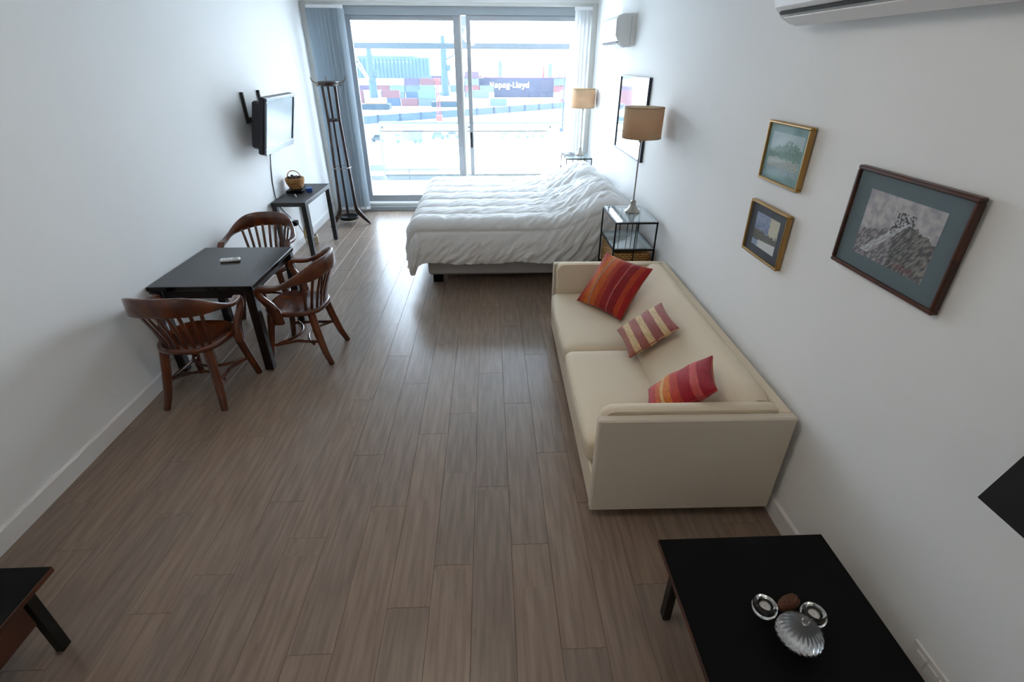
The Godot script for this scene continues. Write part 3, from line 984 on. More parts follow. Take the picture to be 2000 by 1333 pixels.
# ---------------------------------------------------------------- sofa and cushions
func sofa() -> void:
	var t := thing("sofa", "cream two-seat sofa with boxy arms along the right wall", "sofa", Vector3(1.035, 0, -3.03), deg_to_rad(-0.8))
	var fab := bump(mat(Color(0.885, 0.82, 0.72), 0.85), 0.35, 12, 0.45)
	fab.uv1_triplanar = true
	fab.uv1_scale = Vector3(5, 5, 5)
	var fab2 := bump(mat(Color(0.845, 0.795, 0.72), 0.85), 0.35, 13, 0.45)
	fab2.uv1_triplanar = true
	fab2.uv1_scale = Vector3(5, 5, 5)
	var hl := 1.125
	part("base", Shape.new().span(Vector3(-0.495, 0.05, -hl + 0.055), Vector3(0.44, 0.265, hl - 0.055), 0.012), fab, t)
	part("back_panel", Shape.new().span(Vector3(0.43, 0.05, -hl + 0.05), Vector3(0.50, 0.675, hl - 0.05), 0.012), fab, t)
	for s in [-1.0, 1.0]:
		part("arm_panel", Shape.new().box(Vector3(0.0, 0.3625, s * (hl - 0.0275)), Vector3(1.0, 0.625, 0.055), 0.008), fab2, t)
		# padded inner side with a rounded upper front corner
		var out := []
		var corner := []
		for k in 9:
			var a := PI - PI / 2.0 * k / 8.0
			corner.append(Vector2(-0.41 + cos(a) * 0.07, 0.625 + sin(a) * 0.07))
		var prof := [Vector2(-0.48, 0.268)] + corner + [Vector2(0.405, 0.695), Vector2(0.428, 0.68), Vector2(0.428, 0.268)]
		for z in [hl - 0.058, hl - 0.068, hl - 0.115, hl - 0.128]:
			var ins: float = 0.012 if z == hl - 0.058 or z == hl - 0.128 else 0.0
			var ring := []
			for p in prof:
				var q: Vector2 = p
				q += (Vector2(-0.02, 0.45) - p).normalized() * ins
				ring.append(Vector3(q.x, q.y, s * z))
			out.append(ring)
		part("arm_pad", Shape.new().skin(out, true, true, true, 1), fab, t)
	var lo := -hl + 0.13
	var hi := hl - 0.13
	for s in [[lo, -0.004], [0.004, hi]]:
		var sh := Shape.new()
		sh.soft(Vector3(-0.235, 0.352, (s[0] + s[1]) * 0.5), Vector3(0.57, 0.165, s[1] - s[0]), 0.05, Vector3(0.012, 0.022, 0.0), 14)
		var cu := part("seat_cushion", sh, fab, t)
		for y in [0.292, 0.412]:
			part("piping", Shape.new().tube([Vector3(-0.506, y, s[0] + 0.05), Vector3(-0.519, y, (s[0] + s[1]) * 0.5), Vector3(-0.506, y, s[1] - 0.05)], 0.006, 6), fab, cu)
	# one long sloping back cushion
	var rings := []
	var n := 24
	for i in n + 1:
		var z := lerpf(lo, hi, float(i) / n)
		var e := minf(z - lo, hi - z)
		var full := 1.0 - pow(1.0 - minf(e / 0.09, 1.0), 2.0) * 0.10
		var pf := 0.016 * sin(PI * clampf(e / 0.5, 0.0, 0.5))
		var c := Vector2(0.30, 0.50)
		var ring := []
		for p in [Vector2(0.06, 0.272), Vector2(-0.015, 0.42), Vector2(-0.02 - pf, 0.45), Vector2(0.06 - pf * 1.5, 0.52), Vector2(0.16 - pf * 1.8, 0.595), Vector2(0.26 - pf, 0.665), Vector2(0.325, 0.706), Vector2(0.36, 0.718), Vector2(0.40, 0.712), Vector2(0.425, 0.69), Vector2(0.425, 0.272)]:
			var q: Vector2 = c + (p - c) * full
			ring.append(Vector3(q.x, maxf(q.y, 0.272), z))
		rings.append(ring)
	part("back_cushion", Shape.new().skin(rings, true), fab, t)
	for x in [-0.42, 0.40]:
		for z in [-hl + 0.08, hl - 0.08]:
			part("foot", Shape.new().lathe(Vector3(x, 0, z), [Vector2(0.0, 0.0), Vector2(0.024, 0.0), Vector2(0.03, 0.012), Vector2(0.03, 0.05), Vector2(0.0, 0.05)], 14), M.dark, t)
	# scatter cushions: bottom edge and top edge corners in the room
	var red1 := stripes([[0.09, Color(0.62, 0.10, 0.08)], [0.08, Color(0.72, 0.30, 0.07)], [0.08, Color(0.78, 0.40, 0.08)], [0.03, Color(0.62, 0.50, 0.45)], [0.14, Color(0.74, 0.34, 0.08)], [0.10, Color(0.66, 0.20, 0.10)], [0.14, Color(0.56, 0.07, 0.09)], [0.02, Color(0.74, 0.42, 0.40)], [0.14, Color(0.52, 0.05, 0.08)], [0.10, Color(0.68, 0.22, 0.09)], [0.08, Color(0.60, 0.07, 0.08)]], 31)
	var pink := stripes([[0.14, Color(0.60, 0.37, 0.31)], [0.13, Color(0.80, 0.68, 0.50)], [0.16, Color(0.60, 0.36, 0.32)], [0.12, Color(0.80, 0.69, 0.52)], [0.17, Color(0.59, 0.35, 0.33)], [0.12, Color(0.80, 0.69, 0.53)], [0.16, Color(0.62, 0.36, 0.34)]], 32)
	var red2 := stripes([[0.10, Color(0.62, 0.06, 0.12)], [0.12, Color(0.70, 0.20, 0.20)], [0.08, Color(0.76, 0.38, 0.20)], [0.05, Color(0.80, 0.62, 0.38)], [0.10, Color(0.78, 0.42, 0.14)], [0.12, Color(0.70, 0.22, 0.16)], [0.16, Color(0.60, 0.05, 0.13)], [0.10, Color(0.74, 0.30, 0.28)], [0.17, Color(0.58, 0.04, 0.12)]], 33)
	throw_cushion(Vector3(0.715, 0.470, -3.775), Vector3(0.995, 0.470, -3.39), Vector3(0.975, 0.82, -3.96), 0.15, red1, "largest cushion, red and orange stripes, by the far sofa arm")
	throw_cushion(Vector3(0.915, 0.50, -3.18), Vector3(0.91, 0.50, -2.79), Vector3(1.215, 0.72, -3.29), 0.11, pink, "small dusty pink and beige banded cushion in the middle of the sofa", true)
	throw_cushion(Vector3(0.94, 0.485, -2.44), Vector3(0.845, 0.47, -2.13), Vector3(1.275, 0.79, -2.47), 0.14, red2, "crimson and orange striped cushion tucked behind the near sofa arm", true)

func throw_cushion(bl: Vector3, br: Vector3, tl: Vector3, thick: float, m: Material, label: String, turned := false) -> void:
	var u := br - bl
	var v := tl - bl
	v -= u.normalized() * v.dot(u.normalized())
	var nn := u.cross(v).normalized()
	var sh := Shape.new()
	var t := thing("cushion", label, "cushion", bl + u * 0.5 + v * 0.5)
	if turned:
		t.basis = Basis(v.normalized(), -u.normalized(), nn)
		sh.cushion(v.length(), u.length(), thick)
	else:
		t.basis = Basis(u.normalized(), v.normalized(), nn)
		sh.cushion(u.length(), v.length(), thick)
	part("cover", sh, m, t)

func stripes(bands: Array, sd: int) -> Material:
	var nz := noise(0.06, sd, 2)
	var fine := noise(0.4, sd + 1, 1)
	var m := tex_mat(paint(256, 256, func(x: int, y: int) -> Color:
		var u := x / 256.0 + 0.004 * nz.get_noise_2d(0, y)
		var acc := 0.0
		var c: Color = bands[-1][1]
		for b in bands:
			acc += b[0]
			if u < acc:
				c = b[1]
				break
		var k := 1.0 + 0.10 * fine.get_noise_2d(x * 3.0, y * 0.2) + 0.08 * sin(y * 1.3) * 0.5 + 0.12 * nz.get_noise_2d(x * 2.0, y * 0.4)
		return Color(c.r * k, c.g * k, c.b * k)), 0.85)
	m.rim_enabled = true
	m.rim = 0.25
	return m

# ---------------------------------------------------------------- right and left wall
func wall_things() -> void:
	var gold := mat(Color(0.66, 0.52, 0.30), 0.35, 0.55)
	var brown := tex_mat(wood(64, 256, 81, Color(0.20, 0.09, 0.05), Color(0.36, 0.18, 0.10), 0.7, 0), 0.35, 3.0)
	var nz := noise(0.03, 71, 4)
	var fine := noise(0.12, 72, 3)
	# ink mountain on grey paper
	var big := paint(256, 176, func(x: int, y: int) -> Color:
		var u := x / 256.0
		var v := y / 176.0
		var a := nz.get_noise_2d(x, y)
		var b := fine.get_noise_2d(x * 0.7 + y * 0.5, y * 0.35)
		var c := Color(0.72, 0.70, 0.70).lerp(Color(0.58, 0.57, 0.60), clampf(0.4 + a * 1.2, 0, 1))
		var ridge := 0.30 + absf(u - 0.58) * (1.05 if u < 0.58 else 0.35) + 0.07 * a
		if v > ridge:
			c = Color(0.20, 0.20, 0.22).lerp(Color(0.52, 0.50, 0.47), clampf(0.42 + b * 1.3 + (u - 0.6) * 0.5, 0, 1))
		var left := 0.62 - u * 0.45 + 0.05 * a
		if u < 0.5 and v > left and v > 0.3:
			c = Color(0.34, 0.32, 0.36).lerp(Color(0.60, 0.57, 0.58), clampf(0.45 + b * 1.4, 0, 1))
		var stream := absf(u - (0.60 - (v - 0.30) * 0.75) + 0.03 * b)
		if v > 0.30 and v < 0.92 and stream < 0.035 + v * 0.03:
			c = Color(0.74, 0.74, 0.76).lerp(Color(0.50, 0.50, 0.52), clampf(0.2 + b, 0, 1))
		if v < ridge + 0.05 and v > 0.18 and absf(u - 0.56) < 0.13 and fine.get_noise_2d(x * 0.8, y * 0.9 + 90.0) > 0.10:
			c = Color(0.12, 0.14, 0.15)
		if u > 0.60 and u < 0.86 and v > 0.88 and v < 0.96 and fine.get_noise_2d(x * 2.0, y * 2.0) > 0.1:
			c = Color(0.45, 0.14, 0.20)
		return c)
	picture(Vector2(-1.772, 1.656), Vector2(0.578, 0.406), 0.016, brown, mat(Color(0.30, 0.37, 0.40), 0.8), big, Vector2(0.378, 0.256), "largest framed picture, grey mountain painting on a slate mat")
	var tree := paint(160, 128, func(x: int, y: int) -> Color:
		var u := x / 160.0
		var v := y / 128.0
		var a := nz.get_noise_2d(x * 1.5, y * 1.5)
		var b := fine.get_noise_2d(x, y)
		var c := Color(0.66, 0.74, 0.76)
		if v < 0.68 and v > 0.16 + 0.5 * absf(u - 0.62) + 0.14 * a:
			c = Color(0.28, 0.40, 0.36).lerp(Color(0.50, 0.63, 0.58), clampf(0.5 + b, 0, 1))
		if v > 0.62 + 0.06 * a:
			c = Color(0.70, 0.70, 0.68).lerp(Color(0.42, 0.52, 0.50), clampf(0.3 + b * 1.2, 0, 1))
		if v > 0.84:
			c = Color(0.42, 0.52, 0.54).lerp(Color(0.58, 0.66, 0.68), clampf(0.5 + b, 0, 1))
		return c)
	picture(Vector2(-2.665, 1.802), Vector2(0.40, 0.302), 0.013, gold, mat(Color(0.44, 0.58, 0.58), 0.8), tree, Vector2(0.305, 0.20), "upper small gold-framed picture of pale green trees")
	var hill := paint(128, 112, func(x: int, y: int) -> Color:
		var u := x / 128.0
		var v := y / 112.0
		var a := nz.get_noise_2d(x * 1.5, y * 1.5 + 40)
		var b := fine.get_noise_2d(x, y + 70)
		var c := Color(0.52, 0.58, 0.70) if u < 0.62 + 0.05 * a else Color(0.78, 0.76, 0.68)
		if u < 0.62 and v < 0.5:
			c = c.lerp(Color(0.36, 0.42, 0.56), clampf(v + a, 0, 1))
		if v > 0.52 + 0.10 * a and v < 0.82:
			c = Color(0.14, 0.18, 0.17).lerp(Color(0.46, 0.40, 0.28), clampf(0.35 + b * 1.4, 0, 1))
		if v > 0.76 - 0.1 * (u - 0.5) and u > 0.25:
			c = Color(0.80, 0.80, 0.80)
		return c)
	picture(Vector2(-2.655, 1.386), Vector2(0.405, 0.298), 0.013, gold, mat(Color(0.10, 0.13, 0.19), 0.8), hill, Vector2(0.25, 0.185), "lower small gold-framed picture with a dark navy mat")
	# long mirror above the bed head
	var x := right_x(-5.9)
	var mi := thing("wall_mirror", "large landscape mirror in a slim grey frame above the bed", "mirror", Vector3(x, 1.70, -5.90))
	part("glass", Shape.new().span(Vector3(-0.024, -0.375, -0.572), Vector3(-0.004, 0.375, 0.572)), mat(Color(0.93, 0.95, 0.97), 0.04, 1.0), mi)
	var fm := mat(Color(0.22, 0.24, 0.28), 0.4, 0.3)
	for s in [-1.0, 1.0]:
		part("frame_side", Shape.new().span(Vector3(-0.034, s * 0.375, -0.587), Vector3(0, s * 0.39, 0.587)), fm, mi)
		part("frame_side", Shape.new().span(Vector3(-0.034, -0.375, s * 0.572), Vector3(0, 0.375, s * 0.587)), fm, mi)
	air_conditioner(Vector3(right_x(-6.6), 2.36, -6.58), 0.86, "white split air conditioner on the right wall near the window")
	air_conditioner(Vector3(right_x(-2.1), 2.375, -2.08), 1.36, "white split air conditioner cut off by the upper right picture corner")
	# socket plate low on the right wall
	var so := thing("socket_plate", "white double socket plate low on the wall beside the black table", "socket", Vector3(right_x(-0.9), 0.325, -0.89))
	part("plate", Shape.new().box(Vector3(-0.005, 0, 0), Vector3(0.010, 0.095, 0.20), 0.003), M.trim, so)
	for k in [-1, 0, 1]:
		part("insert", Shape.new().box(Vector3(-0.012, 0, k * 0.052), Vector3(0.006, 0.05, 0.045), 0.002), M.white, so)
	var sw := thing("switch_plate", "small white switch plate between the far lamp and the mirror", "switch", Vector3(right_x(-7.6), 1.22, -7.55))
	part("plate", Shape.new().box(Vector3(-0.004, 0, 0), Vector3(0.008, 0.12, 0.075), 0.003), M.trim, sw)
	part("rocker", Shape.new().box(Vector3(-0.010, 0, 0), Vector3(0.006, 0.06, 0.035), 0.002), M.white, sw)
	television()

func picture(at: Vector2, size: Vector2, rail: float, frame_m: Material, mat_m: Material, img: Image, art: Vector2, label: String) -> void:
	var t := thing("framed_picture", label, "picture", Vector3(right_x(at.x), at.y, at.x), 0.0, "framed pictures above the sofa")
	t.basis = Basis(Vector3.BACK, deg_to_rad(1.2))
	t.position.x -= 0.006
	var h := size * 0.5
	part("mat_board", Shape.new().span(Vector3(-0.016, -h.y + rail * 0.5, -h.x + rail * 0.5), Vector3(-0.004, h.y - rail * 0.5, h.x - rail * 0.5)), mat_m, t)
	var s := Shape.new()
	var a := art * 0.5
	s.poly([Vector3(-0.0165, a.y, -a.x), Vector3(-0.0165, a.y, a.x), Vector3(-0.0165, -a.y, a.x), Vector3(-0.0165, -a.y, -a.x)], Vector3.LEFT, [Vector2(0, 0), Vector2(1, 0), Vector2(1, 1), Vector2(0, 1)])
	s.span(Vector3(-0.0164, -a.y, -a.x), Vector3(-0.0155, a.y, a.x))
	part("painting", s, tex_mat(img, 0.7), t)
	for k in [-1.0, 1.0]:
		part("frame_rail", Shape.new().span(Vector3(-0.030, k * h.y - (rail if k > 0 else 0.0), -h.x), Vector3(0, k * h.y + (0.0 if k > 0 else rail), h.x), 0.004), frame_m, t)
		part("frame_rail", Shape.new().span(Vector3(-0.030, -h.y + rail, k * h.x - (rail if k > 0 else 0.0)), Vector3(0, h.y - rail, k * h.x + (0.0 if k > 0 else rail)), 0.004), frame_m, t)
	part("pane", Shape.new().span(Vector3(-0.021, -h.y + rail * 0.7, -h.x + rail * 0.7), Vector3(-0.019, h.y - rail * 0.7, h.x - rail * 0.7)), M.picture_glass, t)

func air_conditioner(at: Vector3, long: float, label: String) -> void:
	var t := thing("air_conditioner", label, "air conditioner", at)
	var m := mat(Color(0.88, 0.88, 0.87), 0.4)
	var prof := [Vector2(0, 0.015), Vector2(-0.06, 0.0), Vector2(-0.11, 0.004), Vector2(-0.16, 0.028), Vector2(-0.20, 0.070), Vector2(-0.215, 0.11), Vector2(-0.215, 0.26), Vector2(-0.205, 0.285), Vector2(-0.15, 0.305), Vector2(0, 0.31)]
	var rings := []
	for e in [[-0.5, 0.94], [-0.49, 1.0], [0.49, 1.0], [0.5, 0.94]]:
		var ring := []
		for p in prof:
			ring.append(Vector3(p.x * e[1], 0.155 + (p.y - 0.155) * e[1], e[0] * long))
		rings.append(ring)
	part("body", Shape.new().skin(rings, true, true, true, -1), m, t)
	part("outlet_slot", Shape.new().box(Vector3(-0.183, 0.047, 0), Vector3(0.014, 0.012, long * 0.93), 0.0, Basis(Vector3.BACK, deg_to_rad(-45))), M.dark, t)
	part("louvre", Shape.new().box(Vector3(-0.142, 0.012, 0), Vector3(0.075, 0.006, long * 0.9), 0.002, Basis(Vector3.BACK, deg_to_rad(-27))), M.white, t)
	part("front_panel", Shape.new().span(Vector3(-0.219, 0.10, -long * 0.485), Vector3(-0.213, 0.265, long * 0.485), 0.002), m, t)
	for z in [-1, 1]:
		part("end_seam", Shape.new().box(Vector3(-0.06, 0.15, z * long * 0.5), Vector3(0.004, 0.26, 0.003)), M.frame_grey, t)

func television() -> void:
	var t := thing("television", "flat television on a tilting bracket on the left wall", "television", Vector3(-2.245 - 0.065, 1.61, -6.105), deg_to_rad(1.2))
	# screen leans forward; local axes: x out of the wall, z along it
	var tilt := Basis(Vector3.BACK, -atan2(0.13, 0.55))
	var grey := mat(Color(0.42, 0.45, 0.48), 0.22, 0.25)
	var dk := mat(Color(0.10, 0.10, 0.13), 0.45)
	var s := Shape.new()
	part("housing", Shape.new().box(tilt * Vector3(-0.045, 0, 0), Vector3(0.06, 0.565, 0.915), 0.012, tilt), dk, t)
	part("back_cover", Shape.new().box(tilt * Vector3(-0.115, -0.01, 0), Vector3(0.09, 0.47, 0.82), 0.02, tilt), dk, t)
	var bz := [[Vector3(-0.004, 0.265, 0), Vector3(0.022, 0.035, 0.915)], [Vector3(-0.004, -0.248, 0), Vector3(0.022, 0.07, 0.915)], [Vector3(-0.004, 0.017, 0.437), Vector3(0.022, 0.46, 0.04)], [Vector3(-0.004, 0.017, -0.437), Vector3(0.022, 0.46, 0.04)]]
	for b in bz:
		part("bezel", Shape.new().box(tilt * b[0], b[1], 0.006, tilt), grey, t)
	var screen := mat(Color(0.20, 0.23, 0.235), 0.16)
	screen.metallic_specular = 1.0
	part("screen", Shape.new().box(tilt * Vector3(-0.010, 0.017, 0), Vector3(0.012, 0.462, 0.836), 0.0, tilt), screen, t)
	var wl := left_x(-6.1) + 0.012
	for z in [0.20, -0.25]:
		part("bracket_rail", Shape.new().span(Vector3(wl + 2.31 - 0.010, 0.02, z - 0.014), Vector3(wl + 2.31 + 0.02, 0.32, z + 0.014), 0.003), M.dark, t)
		part("bracket_arm", Shape.new().tube([Vector3(wl + 2.32, 0.05, z - 0.08), Vector3(-0.15, 0.02, z - 0.08)], 0.014, 6), M.dark, t)
	part("wall_plate", Shape.new().span(Vector3(wl + 2.31 - 0.012, 0.02, -0.26), Vector3(wl + 2.31 + 0.006, 0.07, 0.21), 0.002), M.dark, t)
	var wz := left_x(-6.2) + 0.006
	single("television_cable", Shape.new().tube([Vector3(-2.47, 1.38, -6.25), Vector3(wz + 0.02, 1.25, -6.26), Vector3(wz, 1.10, -6.25), Vector3(wz, 0.95, -6.20), Vector3(wz + 0.004, 0.80, -6.18), Vector3(wz + 0.002, 0.70, -6.2), Vector3(wz + 0.01, 0.55, -6.35), Vector3(wz + 0.01, 0.44, -6.5)], 0.006, 6), M.dark, "thin black cable hanging down the wall below the television", "cable")

# ---------------------------------------------------------------- dining corner
func dining() -> void:
	M.chair = tex_mat(wood(128, 512, 91, Color(0.20, 0.085, 0.038), Color(0.43, 0.21, 0.095), 0.9, 1), 0.24, 2.2)
	M.chair.clearcoat_enabled = true
	M.chair.clearcoat = 0.35
	M.chair.clearcoat_roughness = 0.2
	var leg_m := tex_mat(wood(64, 256, 95, Color(0.060, 0.030, 0.024), Color(0.13, 0.065, 0.048), 0.8, 0), 0.35, 3.0)
	var top_m := mat(Color(0.045, 0.047, 0.052), 0.14)
	var t := thing("dining_table", "small square black-topped dining table against the left wall", "table", Vector3(-2.178, 0, -3.96))
	part("tabletop", Shape.new().span(Vector3(-0.387, 0.715, -0.452), Vector3(0.387, 0.75, 0.452), 0.004), top_m, t)
	for s in [-1, 1]:
		part("apron", Shape.new().span(Vector3(-0.30, 0.635, s * 0.395 - 0.011), Vector3(0.30, 0.715, s * 0.395 + 0.011)), leg_m, t)
		part("apron", Shape.new().span(Vector3(s * 0.322 - 0.011, 0.635, -0.36), Vector3(s * 0.322 + 0.011, 0.715, 0.36)), leg_m, t)
		for z in [-1, 1]:
			part("leg", Shape.new().span(Vector3(s * 0.345 - 0.034, 0, z * 0.41 - 0.034), Vector3(s * 0.345 + 0.034, 0.715, z * 0.41 + 0.034), 0.005), leg_m, t)
	var c := armchair(Vector3(-2.15, 0, -3.26), PI - 0.05, "wooden slat-back armchair on the near side of the black dining table")
	copy_of(c, Vector3(-1.598, 0, -3.82), -PI / 2 - 0.07, "wooden slat-back armchair on the aisle side of the black dining table")
	copy_of(c, Vector3(-2.215, 0, -4.72), 0.04, "wooden slat-back armchair on the far side of the dining table, by the console")
	var r := thing("remote_control", "small white remote control lying on the black dining table", "remote", Vector3(-2.185, 0.75, -4.055), deg_to_rad(12))
	part("case", Shape.new().soft(Vector3(0, 0.013, 0), Vector3(0.155, 0.024, 0.055), 0.011, Vector3.ZERO, 6), M.white, r)
	part("display", Shape.new().span(Vector3(0.025, 0.0245, -0.016), Vector3(0.06, 0.026, 0.016)), mat(Color(0.55, 0.58, 0.56), 0.3), r)
	for k in 3:
		part("button", Shape.new().box(Vector3(-0.045 + k * 0.022, 0.0255, 0), Vector3(0.012, 0.003, 0.02), 0.001), M.frame_grey, r)

func armchair(at: Vector3, turn: float, label: String) -> Node3D:
	var t := thing("armchair", label, "chair", at, turn, "wooden armchairs round the dining table")
	t.scale = Vector3(1.05, 1.05, 1.05)
	var m: Material = M.chair
	# seat: rounded, wider in front, dished
	var rings := []
	var outline := func(a: float, k: float) -> Vector3:
		var cx := signf(cos(a)) * pow(absf(cos(a)), 0.72)
		var cz := signf(sin(a)) * pow(absf(sin(a)), 0.72)
		return Vector3(cx * (0.225 + 0.02 * cz) * k, 0, cz * 0.225 * k)
	for e in [[0.0, 0.418], [0.90, 0.418], [0.985, 0.425], [1.0, 0.44], [0.99, 0.455], [0.95, 0.462], [0.85, 0.456], [0.65, 0.447], [0.4, 0.444], [0.0, 0.447]]:
		var ring := []
		for k in 40:
			var a := TAU * k / 40.0
			var p: Vector3 = outline.call(a, e[0])
			ring.append(Vector3(p.x, e[1], p.z))
		rings.append(ring)
	part("seat", Shape.new().skin(rings, true, false, false), m, t)
	for s in [-1.0, 1.0]:
		part("leg", Shape.new().tube([Vector3(s * 0.165, 0.43, 0.155), Vector3(s * 0.19, 0.25, 0.18), Vector3(s * 0.225, 0.0, 0.225)], [0.030, 0.028, 0.022], 10), m, t)
		part("leg", Shape.new().tube([Vector3(s * 0.145, 0.43, -0.145), Vector3(s * 0.165, 0.26, -0.175), Vector3(s * 0.185, 0.10, -0.215), Vector3(s * 0.20, 0.0, -0.255)], [0.030, 0.030, 0.026, 0.021], 10), m, t)
		part("stretcher", Shape.new().tube([Vector3(s * 0.195, 0.16, 0.195), Vector3(s * 0.165, 0.19, 0.0), Vector3(s * 0.175, 0.19, -0.19)], 0.012, 8), m, t)
		var bow := []
		for k in 9:
			var u := k / 8.0 - 0.5
			bow.append(Vector3(u * 0.38, 0.178, s * (0.035 + 0.42 * u * u) + (0.0)))
		part("bow_stretcher", Shape.new().tube(bow, 0.011, 8), m, t)
	# back rail flowing forward into the arms
	var path := []
	var wide := []
	var tall := []
	var n := 44
	var curve := Curve3D.new()
	var half := [Vector3(0, 0.800, -0.305), Vector3(0.10, 0.798, -0.293), Vector3(0.19, 0.782, -0.245), Vector3(0.255, 0.750, -0.160), Vector3(0.287, 0.712, -0.060), Vector3(0.297, 0.692, 0.000), Vector3(0.294, 0.688, 0.060), Vector3(0.287, 0.692, 0.115)]
	var pts := []
	for i in range(half.size() - 1, 0, -1):
		pts.append(half[i] * Vector3(-1, 1, 1))
	pts.append_array(half)
	for i in pts.size():
		var a: Vector3 = pts[maxi(i - 1, 0)]
		var b: Vector3 = pts[mini(i + 1, pts.size() - 1)]
		curve.add_point(pts[i], (a - b) / 6.0, (b - a) / 6.0)
	var across := []
	var ln := curve.get_baked_length()
	for i in n + 1:
		var p := curve.sample_baked(ln * i / n, true)
		var q := curve.sample_baked(minf(ln * i / n + 0.005, ln), true) - curve.sample_baked(maxf(ln * i / n - 0.005, 0.0), true)
		var u := absf(i * 2.0 / n - 1.0)
		path.append(p)
		across.append(Vector3(q.z, 0, -q.x))
		var f := smoothstep(0.28, 0.78, u)
		wide.append(lerpf(0.024, 0.052, smoothstep(0.5, 0.85, u)))
		tall.append(lerpf(0.128, 0.032, f))
	part("back_rail", Shape.new().band(path, across, wide, tall, [], 0.45), m, t)
	for s in [-1.0, 1.0]:
		var ap := [Vector3(s * 0.287, 0.692, 0.108), Vector3(s * 0.287, 0.672, 0.142), Vector3(s * 0.284, 0.635, 0.146), Vector3(s * 0.278, 0.590, 0.122), Vector3(s * 0.268, 0.540, 0.086), Vector3(s * 0.260, 0.490, 0.064), Vector3(s * 0.256, 0.385, 0.056)]
		var ax := []
		var up := []
		for i in ap.size():
			var d: Vector3 = (ap[mini(i + 1, 6)] - ap[maxi(i - 1, 0)]).normalized()
			ax.append(Vector3(1, 0, 0))
			up.append(d.cross(Vector3(1, 0, 0)))
		part("arm_support", Shape.new().band(ap, ax, [0.050, 0.046, 0.040, 0.038, 0.038, 0.040, 0.040], [0.036, 0.042, 0.044, 0.048, 0.058, 0.070, 0.074], up, 0.4), m, t)
	for k in 9:
		var a := lerpf(-0.94, 0.94, k / 8.0)
		var foot := Vector3(sin(a) * 0.195, 0.452, -cos(a) * 0.197)
		var head := Vector3(sin(a) * 0.262, 0.752 - 0.018 * a * a, -cos(a) * 0.298 - 0.004)
		var mid := foot.lerp(head, 0.45) + Vector3(-sin(a), 0, cos(a)) * 0.008
		var side := Vector3(cos(a), 0, sin(a))
		part("slat", Shape.new().band([foot, mid, head], [side, side, side], [0.019, 0.023, 0.021], [0.011, 0.011, 0.011], [Vector3(-sin(a), 0.1, cos(a)), Vector3(-sin(a), 0.1, cos(a)), Vector3(-sin(a), 0.1, cos(a))], 0.3), m, t)
	return t

